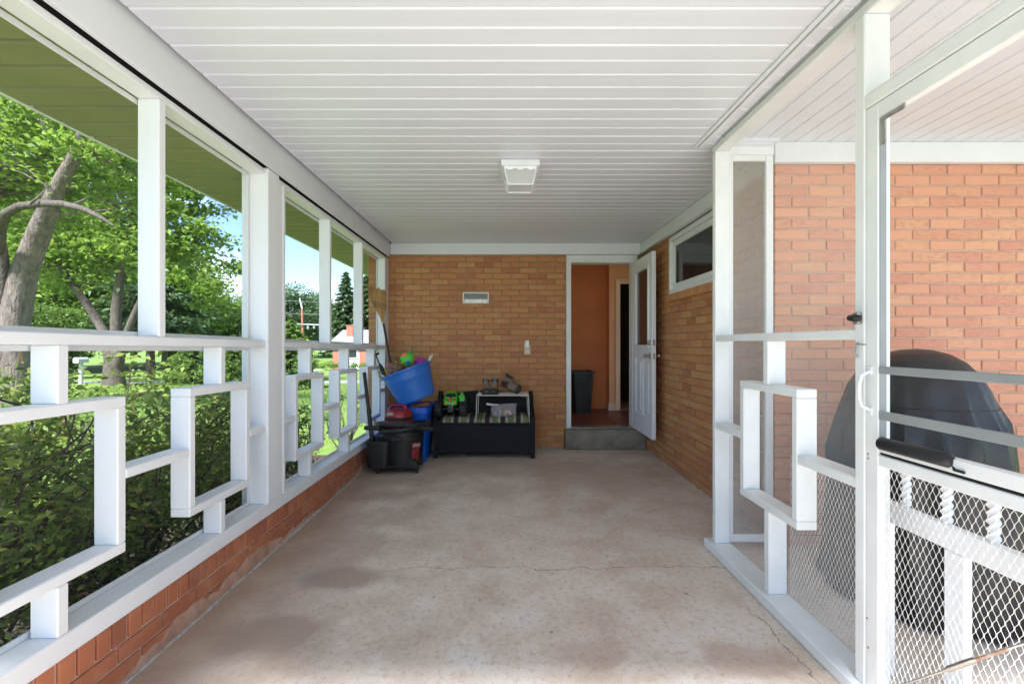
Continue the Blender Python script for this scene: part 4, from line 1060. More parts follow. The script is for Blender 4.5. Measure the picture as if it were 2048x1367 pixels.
b = MB(); b.tube([(c_[0] + .030, c_[1] - .02, c_[2] + .066), (c_[0] + .040, c_[1] - .025, c_[2] + .088), (c_[0] + .044, c_[1] - .026, c_[2] + .10)], [.012, .014, .011], 10); b.build('nub', pm('teal_nub', (.02, .38, .16)), g_, True)
ball('toy_ball', 'magenta toy ball half hidden behind the green spotted ball', 'ball_pink', tubp(.150, .06, .345), .085)
fl_ = MB(); fl_.M = TM; fl_.ell((0, 0, .20), .205, .205, .075, 24, 10); fo = fl_.build('folded_cloth', pm('grey_cloth', (.12, .12, .14), (.06, .06, .08), 20, .9)); tag(fo, 'dark grey folded cloth under the balls in the blue tub', 'cloth')
# black pump poking out of the tub
pu = thing('hand_pump', 'thin black pump with a grip poking out of the blue tub', 'pump', tubp(-.17, -.02, .2))
def at(px, py, Y): return ((px - 1011) * Y / 916, Y, H - (py - 687) * Y / 916)
b = MB(); b.tube([tubp(-.17, -.02, .2), at(764, 745, 4.96), at(757, 722, 4.95), at(752, 711, 4.95)], .007, 8); b.build('rod', 'black', pu, True)
b = MB(); b.tube([at(751, 709, 4.95), at(758, 706, 4.95)], .013, 10); b.build('grip', 'black', pu, True)
b = MB(); b.tube([at(769, 748, 4.95), at(764, 738, 4.95), at(759, 727, 4.95)], [.026, .024, .012], 10); b.build('barrel', 'black', pu, True)
b = MB(); b.tube([at(765, 760, 4.93), at(759, 746, 4.93), at(755, 741, 4.93), at(757, 748, 4.93), at(762, 762, 4.93)], .004, 6); b.build('wire_loop', 'steel', pu, True)
# corn broom, head up
bro = thing('corn_broom', 'corn broom with dark handle standing bristles up in the corner', 'broom', at(785, 745, 4.93))
hA, hB = Vector(at(790, 778, 4.98)), Vector(at(766, 641, 4.72))
b = MB(); b.tube([hA, hB + (hB - hA) * .05], .0115, 12); b.build('handle', pm('dark_blue_paint', (.02, .024, .035), None, 9, .35), bro, True)
def flat(c0, u, w, t, k=18): return [tuple(c0 + u * (w * math.cos(2 * math.pi * i / k)) + Vector((0, 1, 0)) * (t * math.sin(2 * math.pi * i / k))) for i in range(k)]
cl = [((766, 643), .017, .016), ((764, 634), .026, .022), ((761, 622), .052, .03), ((759, 612), .072, .032), ((757, 600), .084, .032), ((755, 588), .092, .030), ((753, 577), .098, .026)]
rings = []
for (p, w, th) in cl:
    c0 = Vector(at(*p, 4.70 if True else 0)); u = Vector((.96, 0, -.24)); rings.append(flat(c0, u, w, th))
b = MB(); b.loft(rings); hd_ = b.build('bristles', 'straw', bro, True, ang=60)
b = MB(); rg = random.Random(4)
for i in range(110):
    s_ = rg.uniform(-1, 1); c0 = Vector(at(755, 588, 4.70)); u = Vector((.96, 0, -.24))
    p0 = c0 + u * (s_ * .088) + Vector((0, rg.uniform(-.028, .028), 0)); d = Vector((-.02 + s_ * .018, rg.uniform(-.006, .006), .066 + rg.uniform(-.012, .014) - .010 * s_))
    b.tube([p0, p0 + d], [.0022, .0012], 4)
b.build('bristle_tips', 'straw', hd_)
for (p, w, th) in (((759.5, 615), .068, .033), ((758.8, 610.5), .0755, .0335), ((758.2, 606.5), .0795, .034)):
    c0 = Vector(at(*p, 4.70)); pts = flat(c0, Vector((.96, 0, -.24)), w, th, 24); b = MB(); b.tube(pts + [pts[0]], .0028, 5, False); b.build('stitching', 'thread', bro, True)
b = MB(); b.tube([at(766.6, 646, 4.715), at(765.6, 640, 4.71)], [.016, .020], 12); b.build('ferrule', 'steel', bro, True)

# ------------------------------------------------------------------ shop vacuum
va = thing('shop_vacuum', 'black wet and dry vacuum on casters with a red motor head', 'vacuum', (-1.07, 4.62, 0))
vx, vy = -1.035, 4.62
b = MB(); b.lathe([(0, .06), (.185, .06), (.196, .075), (.205, .32), (.207, .335), (.212, .337), (.212, .352), (.207, .354), (.209, .395), (.196, .415), (.12, .428), (0, .43)], 48, (vx, vy)); dr = b.build('drum', 'black', va, True, ang=30)
b = MB(); b.loft([rring(-1.345, -1.13, 4.405, 4.66, .062, .06), rring(-1.352, -1.12, 4.398, 4.66, .30, .06), rring(-1.358, -1.115, 4.392, 4.665, .302, .06), rring(-1.358, -1.115, 4.392, 4.665, .318, .06), rring(-1.342, -1.13, 4.408, 4.65, .318, .05), rring(-1.33, -1.14, 4.42, 4.64, .20, .05)]); b.build('tool_caddy', 'black', va, True, ang=35)
b = MB(); b.loft([rring(-1.32, -.86, 4.43, 4.83, .045, .08), rring(-1.325, -.855, 4.425, 4.835, .058, .08), rring(-1.325, -.855, 4.425, 4.835, .085, .08), rring(-1.30, -.88, 4.45, 4.81, .10, .08)]); b.build('dolly_base', 'black', va, True, ang=35)
for (x, y) in ((-1.235, 4.445), (-.865, 4.455), (-.88, 4.80), (-1.28, 4.80)):
    b = MB(); b.M = T((x, y, .024)) @ Matrix.Rotation(R(90), 4, 'Y'); b.lathe([(0, -.013), (.019, -.013), (.0235, -.008), (.0235, .008), (.019, .013), (0, .013)], 18); b.build('caster', 'rubber', va, True)
    b = MB(); b.box(x - .021, x + .021, y - .014, y + .016, .030, .062, .006); b.build('caster_fork', 'black', va)
b = MB(); b.prism([(-.955, .055), (-.845, .05), (-.842, .085), (-.87, .13), (-.955, .15)], 'y', 4.43, 4.47); b.build('bumper', 'black', va)
b = MB(); b.box(-1.10, -.99, vy - .228, vy - .2, .325, .362, .010); b.build('latch_handle', 'black', dr)
# red motor head
hx, hy = -1.085, 4.66
b = MB(); b.lathe([(.150, .425), (.150, .485), (.146, .492), (.142, .494)], 40, (hx, hy)); b.build('head_base', 'red', va, True, ang=30)
b = MB()
for k, z in enumerate((.499, .509, .519)): b.tube([(hx + (.138 + .004 * math.sin(3 * t + k)) * math.cos(t), hy + (.138 + .004 * math.sin(3 * t + k)) * math.sin(t), z + .003 * math.sin(2 * t + k)) for t in [2 * math.pi * i / 40 for i in range(41)]], .0065, 7)
b.build('power_cord', 'rubber', va, True)
b = MB(); b.lathe([(.139, .526), (.140, .54), (.128, .575), (.112, .596), (.09, .604), (0, .607)], 40, (hx, hy)); b.build('motor_cover', 'red', va, True, ang=30)
b = MB(); b.tube([(hx - .085, hy - .03, .585), (hx - .078, hy - .03, .625), (hx - .055, hy - .03, .640), (hx + .045, hy - .03, .640), (hx + .07, hy - .03, .628), (hx + .085, hy - .03, .585)], [.014, .013, .013, .013, .015, .018], 10); b.build('carry_handle', 'red', va, True)
b = MB(); b.box(hx - .085, hx - .02, hy - .137, hy - .118, .548, .580, .005); b.build('switch_plate', 'steel', va)
b = MB(); b.tube([(hx - .14, hy - .06, .45), (hx - .19, hy - .10, .448)], [.034, .038], 14); b.build('hose_port', 'black', va, True)
# hose wound round the top
P = []
for i in range(120):
    t = i / 119; a = R(205) + t * R(560); r_ = .235 + .02 * math.sin(3 * a)
    P.append((vx + .0 + r_ * math.cos(a) * 1.05, vy + r_ * math.sin(a) * .82, .425 + .035 * t + .028 * math.sin(a * 1.3)))
P += [(vx + .20, vy - .19, .44), (vx + .26, vy - .16, .435), (vx + .305, vy - .10, .42)]
b = MB(); b.tube(P, [.0245 + (.0018 if i % 2 else 0) for i in range(len(P))], 12); b.build('hose', 'rubber', va, True, ang=70)
b = MB(); b.tube([(vx - .20, vy - .12, .43), (vx - .30, vy - .14, .437), (vx - .345, vy - .145, .44)], [.024, .022, .020], 12); b.build('hose_cuff', 'black', va, True)
b = MB(); b.tube([at(745.5, 905, 4.50), at(744, 880, 4.50), at(737, 818, 4.50), at(736.5, 815, 4.50), at(728.5, 744, 4.50)], [.021, .021, .0205, .0175, .0175], 14); wn_ = b.build('wand', 'black', va, True)
# red and white maker's label on the drum
a0, a1 = R(-52), R(-30)
def wrap(a_, z, dr_=.0): r_ = .2005 + (z - .075) * .037 + dr_; return (vx + r_ * math.cos(a_), vy + r_ * math.sin(a_), z)
V = []; F = []
for i in range(9):
    a = a0 + (a1 - a0) * i / 8; V += [wrap(a, .12), wrap(a, .29)]
    if i: o = i * 2; F.append((o - 2, o, o + 1, o - 1))
b = MB(); b.add(V, F); lbm = pm('red_label', (.55, .02, .03), (.03, .03, .03), 22, .35); b.build('maker_label', lbm, dr)
cu_ = bpy.data.curves.new('lettering', 'FONT'); cu_.body = 'shop'; cu_.size = .052; cu_.align_x = 'LEFT'
to = bpy.data.objects.new('lettering_curve', cu_); col.objects.link(to)
dg = bpy.context.evaluated_depsgraph_get(); tm = bpy.data.meshes.new_from_object(to.evaluated_get(dg))
tv = [tuple(v.co) for v in tm.vertices]; tf = [tuple(p.vertices) for p in tm.polygons]
bpy.data.objects.remove(to)
b = MB(); b.add([wrap(a0 + .02 + p[0] / .21, .255 + p[1], .0015) for p in tv], tf); b.build('lettering', 'white', dr)

# waste bin in the room behind the door
wbn = thing('waste_bin', 'black plastic waste bin inside the orange room', 'bin', (1.12, 6.80, .253))
b = MB(); zf = .253; b.loft([rring(.99, 1.25, 6.66, 6.94, zf, .05), rring(.955, 1.285, 6.62, 6.98, zf + .57, .05), rring(.935, 1.305, 6.60, 7.0, zf + .575, .05), rring(.935, 1.305, 6.60, 7.0, zf + .605, .05), rring(.965, 1.275, 6.63, 6.97, zf + .605, .05), rring(1.0, 1.24, 6.67, 6.93, zf + .05, .05)]); b.build('shell', 'black', wbn, True, ang=35)
b = MB(); b.tube([(1.305, 6.72, zf + .59), (1.325, 6.76, zf + .58), (1.325, 6.84, zf + .58), (1.305, 6.88, zf + .59)], .010, 8); b.build('handle', 'black', wbn, True)

# ------------------------------------------------------------------ vegetation
def leaf_quads(C, size, rs, aspect=.55, up=.35, droop=0.0, direc=None):
    n = len(C); C = np.asarray(C, float)
    D = rs.normal(size=(n, 3)); D[:, 2] = D[:, 2] * .6 - droop
    if direc is not None: D = D * .5 + direc
    D /= np.linalg.norm(D, axis=1, keepdims=True) + 1e-9
    U = rs.normal(size=(n, 3)); U[:, 2] += up * 4
    S = np.cross(D, U); S /= np.linalg.norm(S, axis=1, keepdims=True) + 1e-9
    Nn = np.cross(S, D)
    s = size * rs.uniform(.6, 1.3, size=(n, 1))
    V = np.empty((n, 4, 3))
    V[:, 0] = C - D * s * .5; V[:, 2] = C + D * s * .5 - Nn * s * .1
    V[:, 1] = C + S * s * aspect * .5 + Nn * s * .10; V[:, 3] = C - S * s * aspect * .5 + Nn * s * .10
    return V.reshape(-1, 3), np.arange(n * 4).reshape(-1, 4)
def wiggle(a, b, n, amp, rs):
    a, b = Vector(a), Vector(b); P = []
    for i in range(n + 1):
        t = i / n; p = a.lerp(b, t)
        if 0 < i < n: p += Vector(rs.normal(size=3)) * amp
        P.append(p)
    return P
def tree(name, label, base, stems, crowns, nclump, nleaf, leaf, lmat, bark='bark', seed=1, sig=.12, group=None, limbs=True, cat='tree'):
    """stems: lists of (point, radius); crowns: (centre, radii) ellipsoids that hold clumps of leaves"""
    rs = np.random.RandomState(seed)
    t = thing(name, label, cat, base, group)
    tb_ = MB()
    for st in stems: tb_.tube([p for p, r in st], [r for p, r in st], 12)
    nodes = [Vector(p) for st in stems for p, r in st[len(st) // 3:]]
    vol = np.array([c[1][0] * c[1][1] * c[1][2] for c in crowns]); vol = vol / vol.sum()
    CL = []; out = []
    for k in range(nclump):
        c = crowns[rs.choice(len(crowns), p=vol)]
        d = rs.normal(size=3); d /= np.linalg.norm(d); r_ = rs.uniform(.15, 1) ** .42
        p = np.array(c[0]) + d * r_ * np.array(c[1]); rad = min(c[1])
        CL.append((p, rad))
        if limbs and k % 2 == 0:
            q = min(nodes, key=lambda nd: (nd - Vector(p)).length + .6 * max(0, nd.z - p[2]))
            L = (q - Vector(p)).length
            tb_.tube(wiggle(q, p, 5, L * .035, rs), [max(.014, .016 * L * (1 - .16 * i)) for i in range(6)], 5, False)
    per = nleaf // nclump
    for p, rad in CL:
        m = max(4, int(per * rs.uniform(.5, 1.5))); s_ = sig * rad * rs.uniform(.7, 1.4)
        out.append(p + rs.normal(size=(m, 3)) * np.array([s_ * 1.25, s_ * 1.25, s_ * .6]))
    C = np.concatenate(out) - np.array(base)
    V, Q = leaf_quads(C, leaf, rs)
    trk = tb_.build('trunk', bark, t, True, ang=60)
    me = fast_mesh('crown', V, Q, lmat); o = bpy.data.objects.new('crown', me); col.objects.link(o); o.parent = t
    return t
def conifer(name, label, base, h, r, nleaf, seed, lmat='needle', leaf=.5, bare=.08, group=None):
    rs = np.random.RandomState(seed); t = thing(name, label, 'tree', base, group); B = np.array(base)
    tb_ = MB(); tb_.tube([base, (base[0], base[1], base[2] + h * .5), (base[0], base[1], base[2] + h * .98)], [.028 * h * .8, .016 * h, .004 * h], 9)
    out = []; dirs = []
    nb = 120
    for k in range(nb):
        f = bare + (1 - bare) * (k / nb); z = f * h; L = r * (1 - f) ** .8 * rs.uniform(.65, 1.15) + .1; a = k * 2.399 + rs.uniform(-.3, .3)
        d = np.array([math.cos(a), math.sin(a), -.18 + .25 * f]); m = int(nleaf / nb * (.4 + 1.4 * (1 - f))) + 3
        s = rs.uniform(.12, 1, size=(m, 1)) ** .8
        P = np.array([0, 0, z]) + d * L * s + np.array([0, 0, -.10 * L]) * s ** 2 + rs.normal(size=(m, 3)) * np.array([.09 * L, .09 * L, .045 * L])
        out.append(P); dirs.append(np.repeat(d[None], m, 0))
        if k % 2 == 0: tb_.tube([tuple(B + np.array([0, 0, z])), tuple(B + np.array([0, 0, z]) + d * L * .9)], [.012 * h * (1 - f) + .01, .01], 4, False)
    V, Q = leaf_quads(np.concatenate(out), leaf, rs, .35, .5, .2, np.concatenate(dirs))
    tb_.build('trunk', 'bark_dark', t, True)
    me = fast_mesh('crown', V, Q, lmat); o = bpy.data.objects.new('crown', me); col.objects.link(o); o.parent = t
    return t
def copy_tree(src, loc, sc, label, group=None, rz=0):
    c = src.copy(); col.objects.link(c); c.location = loc; c.scale = (sc, sc, sc); c.rotation_euler = (0, 0, rz); c['label'] = label
    if group: c['group'] = group
    for ch in src.children:
        d = ch.copy(); col.objects.link(d); d.parent = c
    return c
def W(px, py, Y): return at(px, py, Y)
def gp(px, Y): return ((px - 1011) * Y / 916, Y, gz(Y))

# big leaning maple near the porch
Y1_ = 9.0
k_ = .66
st1 = [(gp(28, Y1_), .48 * k_), (W(25, 740, Y1_), .42 * k_), (W(30, 640, Y1_), .36 * k_), (W(48, 545, Y1_ - .1), .32 * k_), (W(82, 455, Y1_ - .3), .27 * k_), (W(112, 385, Y1_ - .5), .21 * k_), (W(150, 310, Y1_ - .7), .15 * k_), (W(190, 200, Y1_ - .9), .10 * k_)]
st2 = [(W(22, 700, Y1_), .30 * k_), (W(2, 600, Y1_), .26 * k_), (W(-6, 490, Y1_ - .5), .21 * k_), (W(-30, 420, Y1_ - .4), .15 * k_)]
st3 = [(W(-8, 480, Y1_ - .4), .20 * k_), (W(-40, 380, Y1_ + .2), .17 * k_), (W(-90, 260, Y1_ + .8), .12 * k_)]
mt_ = tree('maple_tree', 'big leaning maple with thick grey trunk close to the shrub hedge', gp(28, Y1_), [st1, st2, st3],
     [(W(90, 320, 9.2), (2.4, 1.5, 1.1)), (W(-60, 250, 9.4), (2.8, 2.0, 1.5)), (W(230, 250, 8.4), (1.7, 1.4, .9)), (W(20, 420, 11), (1.6, 1.2, 1.1)), (W(215, 370, 10), (1.5, 1.2, .7))],
     170, 21000, .125, 'leaf', seed=5, sig=.16)
lb_ = MB(); lb_.tube([W(-6, 500, Y1_ - .5), W(-2, 455, Y1_ - .8), W(12, 428, Y1_ - 1.0), W(38, 413, Y1_ - 1.2), W(80, 407, Y1_ - 1.3), W(125, 408, Y1_ - 1.5), W(165, 417, Y1_ - 1.6), W(200, 434, Y1_ - 1.7), W(228, 452, Y1_ - 1.7)], [.12, .095, .078, .066, .06, .056, .048, .034, .012], 10)
for (p_, q_) in (((60, 408), (95, 372)), ((140, 411), (180, 392)), ((180, 424), (225, 418)), ((110, 407), (120, 440))): lb_.tube([W(*p_, Y1_ - 1.45), W((p_[0] + q_[0]) / 2 + 4, (p_[1] + q_[1]) / 2, Y1_ - 1.4), W(*q_, Y1_ - 1.3)], [.022, .016, .006], 6)
lb_.build('limb', 'bark_dark', mt_, True)
# multi-stemmed tree by the road
Y2_ = 20.5
def S2(px, py, dy=0): return W(px, py, Y2_ + dy)
b2 = gp(228, Y2_)
st = [[(b2, .62), (S2(226, 720), .46), (S2(212, 670), .26), (S2(185, 625), .23), (S2(150, 575), .20), (S2(118, 530), .16), (S2(108, 470), .10)],
      [(S2(228, 740), .40), (S2(232, 690), .33), (S2(232, 620), .28), (S2(240, 560), .24), (S2(256, 490), .19), (S2(268, 420), .13), (S2(275, 330), .08)],
      [(S2(234, 735), .34), (S2(245, 690, -.3), .24), (S2(270, 625, -.4), .18), (S2(300, 560, -.5), .13), (S2(340, 490, -.5), .08)]]
st = [[(p, r * .72) for p, r in q] for q in st]
tree('shade_tree', 'tall shade tree with three forked stems growing beside the road', b2, st,
     [(S2(150, 420), (3.6, 3.0, 3.2)), (S2(290, 420), (3.4, 2.8, 3.6)), (S2(385, 500), (2.0, 1.8, 2.3)), (S2(330, 300), (3.2, 2.6, 2.4)), (S2(410, 400), (1.5, 1.3, 1.2)), (S2(350, 600), (1.2, 1.2, 1.0)), (S2(60, 520), (2.2, 2, 1.6))],
     170, 27000, .25, 'leaf', 'bark_dark', seed=9, sig=.15)
# far deciduous prototype and copies
def far_tree(px, Y, topy, label, seed, lmat, wide=.36, group='trees beyond the road'):
    b_ = gp(px, Y); h = H + (687 - topy) * Y / 916 - b_[2]
    x, y, z = b_
    return tree('broadleaf_tree', label, b_, [[(b_, .025 * h), ((x + .01 * h, y, z + .35 * h), .019 * h), ((x - .01 * h, y, z + .8 * h), .006 * h)]],
                [((x, y, z + .62 * h), (wide * h, wide * h, .36 * h)), ((x - .15 * h, y, z + .42 * h), (.25 * h, .25 * h, .2 * h)), ((x + .16 * h, y, z + .40 * h), (.24 * h, .24 * h, .2 * h)), ((x, y, z + .25 * h), (.3 * h, .3 * h, .13 * h))],
                110, 16000, .034 * h, lmat, 'bark_dark', seed, .17, group, True)
fa = far_tree(450, 52, 588, 'round green tree standing beside the far grey roof', 21, 'leaf2')
fb_ = far_tree(330, 44, 470, 'broad bright green tree standing behind the forked shade tree', 22, 'leaf')
fc = far_tree(590, 78, 570, 'dark green tree close behind the utility pole', 23, 'needle', .3)
rs_ = [(fb_, 60, 38, 1.12, .9), (fb_, 150, 46, 1.25, 2.1), (fb_, -40, 36, 1.2, 3.0), (fb_, 240, 52, 1.15, 4.0), (fa, 120, 30, .62, 5.0), (fa, 395, 62, 1.15, 1.0), (fa, 20, 28, .62, 3.3), (fb_, 400, 66, .92, 2.7), (fa, -80, 26, .8, 2.2)]
for i, (s_, px, Y, k, rz_) in enumerate(rs_): copy_tree(s_, gp(px, Y), k, 'leafy green tree massed behind the maple and the shade tree', 'trees massed behind the maple', rz_)
for px, Y, k, rz_ in ((560, 86, 1.06, 1.0), (622, 92, 1.06, 2.0), (650, 88, .9, 3.0), (520, 84, 1.0, 4.2)): copy_tree(fc, gp(px, Y), k, 'dark green tree in the wood behind the white house', 'wood behind the white house', rz_)
cn = conifer('spruce_tree', 'tall dark spruce with layered branches behind the white house', gp(692, 62), 12.2, 3.4, 9000, 31, leaf=.62)
for px, Y, k, rz_ in ((735, 58, 1.0, 1.0), (662, 84, .82, 2.2), (775, 64, 1.1, 3.0)): copy_tree(cn, gp(px, Y), k, 'dark spruce in the row behind the white house', 'spruces behind the white house', rz_)
pn = conifer('pine_tree', 'pine with bare dark trunk and level branches across the road', gp(301, 28), 11, 4.2, 9000, 33, leaf=.55, bare=.22)
ab = conifer('arborvitae', 'dense green cone shaped arborvitae at the lawn edge', gp(388, 21.5), 2.75, 1.35, 9000, 34, 'leaf2', leaf=.16, bare=.02)
copy_tree(ab, gp(468, 20), .80, 'smaller green cone shrub beside the arborvitae, near the porch post', rz=1.2)
copy_tree(ab, gp(583, 17.5), .95, 'green cone shaped evergreen on the lawn in front of the utility pole', rz=2)
def bush(name, label, base, r, h, nleaf, leaf, lmat, seed, group=None, nst=14):
    rs = np.random.RandomState(seed); t = thing(name, label, 'shrub', base, group); B = np.array(base); tb_ = MB(); out = []
    for k in range(nst):
        a = rs.uniform(0, 6.28); q = np.array([math.cos(a) * r * rs.uniform(.2, .95), math.sin(a) * r * rs.uniform(.2, .95), h * rs.uniform(.5, 1)])
        tb_.tube(wiggle(B + np.array([rs.uniform(-.1, .1) * r, rs.uniform(-.1, .1) * r, 0]), B + q, 4, .03 * h, rs), [.014 * h * (1 - .2 * i) for i in range(5)], 5, False)
        m = nleaf // nst; out.append(q + rs.normal(size=(m, 3)) * np.array([.26 * r, .26 * r, .16 * h]))
    C = np.concatenate(out); C = C[C[:, 2] > .02]
    V, Q = leaf_quads(C, leaf, rs); tb_.build('stems', 'twig', t, True)
    me = fast_mesh('foliage', V, Q, lmat); o = bpy.data.objects.new('foliage', me); col.objects.link(o); o.parent = t
    return t
bush('yellow_shrub', 'yellow green shrub near the foot of the utility pole', gp(572, 46), 1.9, 3.0, 2500, .26, 'bush_far', 41)
# shrub hedge right outside the screens: many fine stems and small leaves
def hedge(label, x0, x1, y0, y1, h, nleaf, seed, group):
    rs = np.random.RandomState(seed); base = ((x0 + x1) / 2, (y0 + y1) / 2, -.246); t = thing('azalea_shrub', label, 'shrub', base, group); B = np.array(base)
    tb_ = MB(); out = []
    for k in range(46):
        a = np.array([rs.uniform(x0 * .6 + x1 * .4, x0 * .4 + x1 * .6), rs.uniform(y0 * .8 + y1 * .2, y0 * .2 + y1 * .8), -.25])
        e = np.array([rs.uniform(x0, x1), rs.uniform(y0, y1), -.25 + h * rs.uniform(.55, 1.05)])
        P = wiggle(a, e, 6, .035, rs); tb_.tube(P, [.012 - .0014 * i for i in range(7)], 5, False)
        for j in range(7):
            i = rs.randint(2, 7); q = np.array(P[i]); f = q + rs.normal(size=3) * np.array([.16, .16, .12]) + np.array([0, 0, .08])
            tb_.tube([tuple(q), tuple((q + f) / 2 + rs.normal(size=3) * .02), tuple(f)], [.005, .004, .002], 4, False)
            m = int(nleaf / 322); top = max(.25, min(1, (f[2] + .25) / h)); m = int(m * (.35 + 1.1 * top))
            out.append(f + rs.normal(size=(m, 3)) * np.array([.075, .075, .055]))
    C = np.concatenate(out) - B; C = C[C[:, 0] + B[0] < -1.60]
    V, Q = leaf_quads(C, .042, rs, .48, .3); tb_.build('stems', 'twig', t, True)
    me = fast_mesh('foliage', V, Q, 'leaf_shrub'); o = bpy.data.objects.new('foliage', me); col.objects.link(o); o.parent = t
hedge('dark leafy azalea hedge shrub beside the first fretwork square, tallest of the row', -2.55, -1.68, .9, 2.15, 1.22, 13500, 51, 'azaleas outside the screens')
hedge('dark leafy azalea hedge shrub in the middle of the row along the knee wall', -2.60, -1.68, 1.9, 3.1, 1.10, 12000, 52, 'azaleas outside the screens')
hedge('azalea shrub with brighter leaves at the end of the row near the thick post', -2.45, -1.70, 3.0, 4.0, .88, 8500, 53, 'azaleas outside the screens')
# rhododendron with large leaves
def rhodo(label, base, h, ns, seed, group):
    rs = np.random.RandomState(seed); t = thing('rhododendron', label, 'shrub', base, group); B = np.array(base); tb_ = MB(); V = []; Q = []
    for k in range(ns):
        a = rs.uniform(0, 6.28); e = B + np.array([math.cos(a) * h * .38 * rs.uniform(.2, 1), math.sin(a) * h * .38 * rs.uniform(.2, 1), h * rs.uniform(.45, 1)])
        tb_.tube(wiggle(B, e, 4, .03, rs), [.011, .009, .008, .006, .004], 6, False)
        for w_ in range(12):
            a2 = w_ * 2.4 + rs.uniform(-.3, .3); d = Vector((math.cos(a2), math.sin(a2), rs.uniform(-.35, .45))).normalized(); s_ = d.cross(Vector((0, 0, 1))).normalized(); L = rs.uniform(.09, .15); p = Vector(e - B) + d * .01; n_ = s_.cross(d); w2 = L * .19; o = len(V)
            V += [p, p + d * L * .35 + s_ * w2 + n_ * .008, p + d * L * .75 + s_ * w2 * .8 - n_ * .0, p + d * L - n_ * .015, p + d * L * .75 - s_ * w2 * .8, p + d * L * .35 - s_ * w2 + n_ * .008]
            Q += [(o, o + 1, o + 2, o + 5), (o + 5, o + 2, o + 3, o + 4)]
    tb_.build('stems', 'twig', t, True)
    me = fast_mesh('foliage', [tuple(v) for v in V], Q, 'leaf_big'); o = bpy.data.objects.new('foliage', me); col.objects.link(o); o.parent = t
rhodo('leggy rhododendron with big dark leaves outside the first square past the thick post', (-2.25, 5.05, -.244), 1.15, 13, 61, 'rhododendrons')
rhodo('leafy rhododendron with big dark leaves low in front of the house corner', (-2.15, 6.1, -.244), 1.05, 14, 62, 'rhododendrons')
rhodo('small rhododendron tucked low against the knee wall', (-1.98, 4.25, -.244), .72, 12, 63, 'rhododendrons')
# grass blades on the lawn in view
rs = np.random.RandomState(70); n = 60000
gx = rs.uniform(-16, -2.6, n); gy = 2 + 19 * rs.uniform(0, 1, n) ** 1.4
C = np.stack([gx, gy, np.array([gz(v) for v in gy]) + .02], 1)
V, Q = leaf_quads(C, .075, rs, .16, .1, 0, np.tile(np.array([0, 0, 1.6]), (n, 1)))
go = bpy.data.objects.new('grass', fast_mesh('grass', V, Q, 'grass_blade')); col.objects.link(go); tag(go, 'short bright green lawn grass beyond the shrubs', 'grass', kind='stuff')

# ------------------------------------------------------------------ far houses, pole, mailbox
def far_house(label, x0, x1, y0, y1, eave, ridge, wallmat, wins, chim=None, zb=-1.25):
    t = thing('far_house', label, 'house', ((x0 + x1) / 2, y0, zb))
    MB().box(x0, x1, y0, y1, zb, eave, .02).build('wall', wallmat, t)
    ym = (y0 + y1) / 2
    r_ = MB().prism([(y0 - .5, eave - .05), (ym, ridge), (y1 + .5, eave - .05), (y1 + .5, eave - .18), (ym, ridge - .18), (y0 - .5, eave - .18)], 'x', x0 - .5, x1 + .5).build('roof', 'roof', t)
    MB().prism([(y0 + .02, eave - .03), (ym, ridge - .2), (y1 - .02, eave - .03)], 'x', x0 + .02, x1 - .02).build('gable', wallmat, t)
    for (a, b_, c, d, m_) in wins:
        w_ = MB(); ringy(w_, y0 - .08, y0 + .02, a, b_, c, d, .10); wo2 = w_.build('window', 'siding', t); board('pane', m_, wo2, a + .08, b_ - .08, y0 - .03, y0 - .01, c + .08, d - .08, .005)
    if chim: MB().box(chim - .33, chim + .33, ym - 2.0, ym - 1.3, eave, ridge + .30, .03).box(chim - .38, chim + .38, ym - 2.05, ym - 1.25, ridge + .31, ridge + .42, .02).build('chimney', 'far_brick', r_)
    return t
hw = far_house('white ranch house with pale grey roof and brick chimney across the road', -16.9, -8.0, 45, 53, 1.18, 2.75, 'siding', [(-15.6, -14.5, -.2, .95, 'glass_dark'), (-13.6, -12.7, -.2, .95, 'glass_dark'), (-11.6, -10.4, -.2, .95, 'glass_dark')], -16.0)
board('brick_panel', 'far_brick', hw, -16.95, -15.75, 44.94, 45.0, -1.24, 1.0); board('brick_panel', 'far_brick', hw, -14.35, -13.75, 44.93, 45.0, -1.24, 1.0); board('brick_panel', 'far_brick', hw, -12.55, -11.75, 44.94, 45.0, -1.24, 1.0)
far_house('low house with grey roof behind the trees near the arborvitae', -41, -33.5, 62, 70, 1.9, 3.4, 'siding', [(-39, -38, .0, 1.2, 'glass_dark'), (-36.5, -35.5, .0, 1.2, 'glass_dark')])
far_house('small red brick house half hidden by the pine across the road', -36, -31, 48, 55, .9, 2.0, 'far_brick', [(-34.6, -33.6, -.5, .6, 'siding'), (-33.2, -32.4, -.5, .6, 'siding')])
ground_sheet('flower_bed', -16.4, -9.5, [42.4, 43.5, 44.6], 'soil_and_groove_shade', .02)
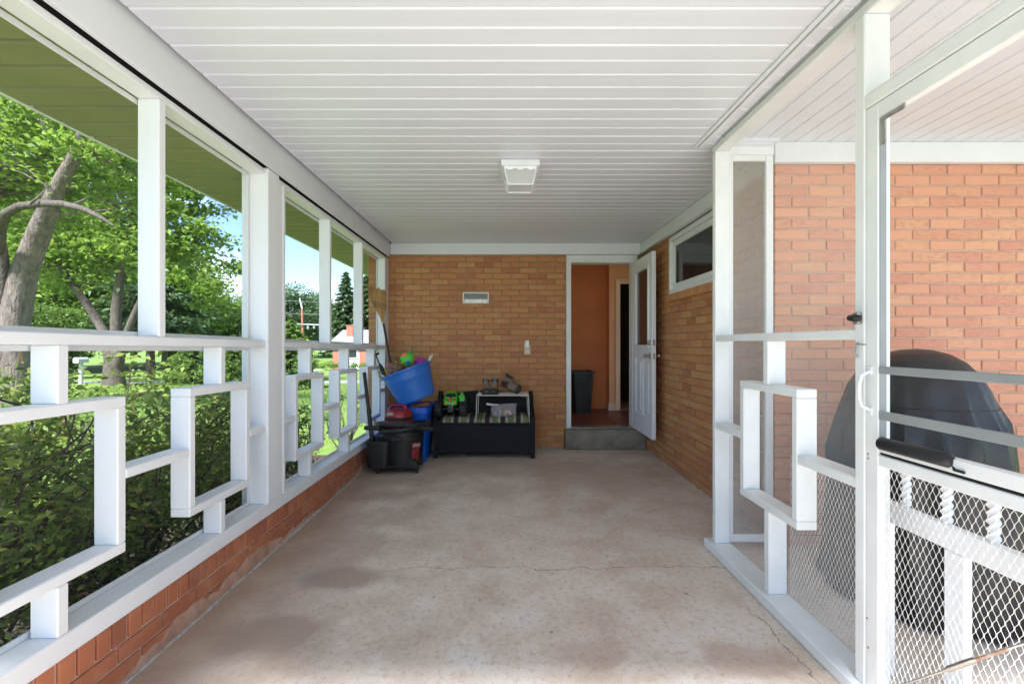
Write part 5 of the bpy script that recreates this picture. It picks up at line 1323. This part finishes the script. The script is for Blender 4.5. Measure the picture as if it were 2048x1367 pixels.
for i, px in enumerate((652, 668, 705, 722, 738)):
    bush('garden_shrub', 'small round shrub in the mulch bed of the white house', (((px - 1011) * 43.5 / 916), 43.5, gz(43.5) + .02), .55, .6, 500, .12, 'leaf2' if i % 2 else 'leaf', 80 + i, 'shrubs in front of the white house', 8)
up = thing('utility_pole', 'reddish wooden utility pole with pale top and insulators behind the road', 'pole', gp(606, 74))
px_, py_, pz_ = gp(606, 74)
MB().tube([(px_, py_, pz_), (px_ - .15, py_, 6.9)], [.22, .16], 10).build('shaft', 'pole', up, True)
MB().tube([(px_ - .15, py_, 6.9), (px_ - .55, py_, 8.6)], [.13, .09], 8).build('pole_top', 'siding', up, True)
MB().tube([(px_ - .1, py_ - .2, 4.4), (px_ + 4.4, py_ - .2, 4.3)], .06, 6).tube([(px_ + .9, py_ - .25, 3.6), (px_ + .9, py_ - .25, 4.4)], .18, 8).tube([(px_ + 1.9, py_ - .25, 3.7), (px_ + 1.9, py_ - .25, 4.4)], .18, 8).build('insulator', 'grey_bar', up, True)
def wire(za, zb, sag, r_, x1=8):
    P = []
    for i in range(25):
        t = i / 24; x = -75 + (x1 + 75) * t; P.append((x, 73.5, za + (zb - za) * t - sag * math.sin(math.pi * ((t * 2.3) % 1))))
    return MB().tube(P, r_, 5).build('wire', 'siding' if r_ > .04 else 'grey_bar', up, True)
wire(5.2, 4.1, .5, .055); wire(8.5, 8.0, .4, .022); wire(6.5, 6.0, .4, .022)
mb_ = thing('mailbox', 'white mailbox on a white post by the road, behind the azaleas', 'mailbox', gp(162, 20.6))
mx_, my_, mz_ = gp(162, 20.6)
MB().box(mx_ - .06, mx_ + .06, my_ - .06, my_ + .06, mz_, mz_ + 1.0, .01).build('post', 'siding', mb_)
MB().prism([(mx_ - .12, mz_ + 1.0), (mx_ + .12, mz_ + 1.0), (mx_ + .12, mz_ + 1.16), (mx_ + .07, mz_ + 1.24), (mx_ - .07, mz_ + 1.24), (mx_ - .12, mz_ + 1.16)], 'y', my_ - .26, my_ + .26).build('box', 'siding', mb_)
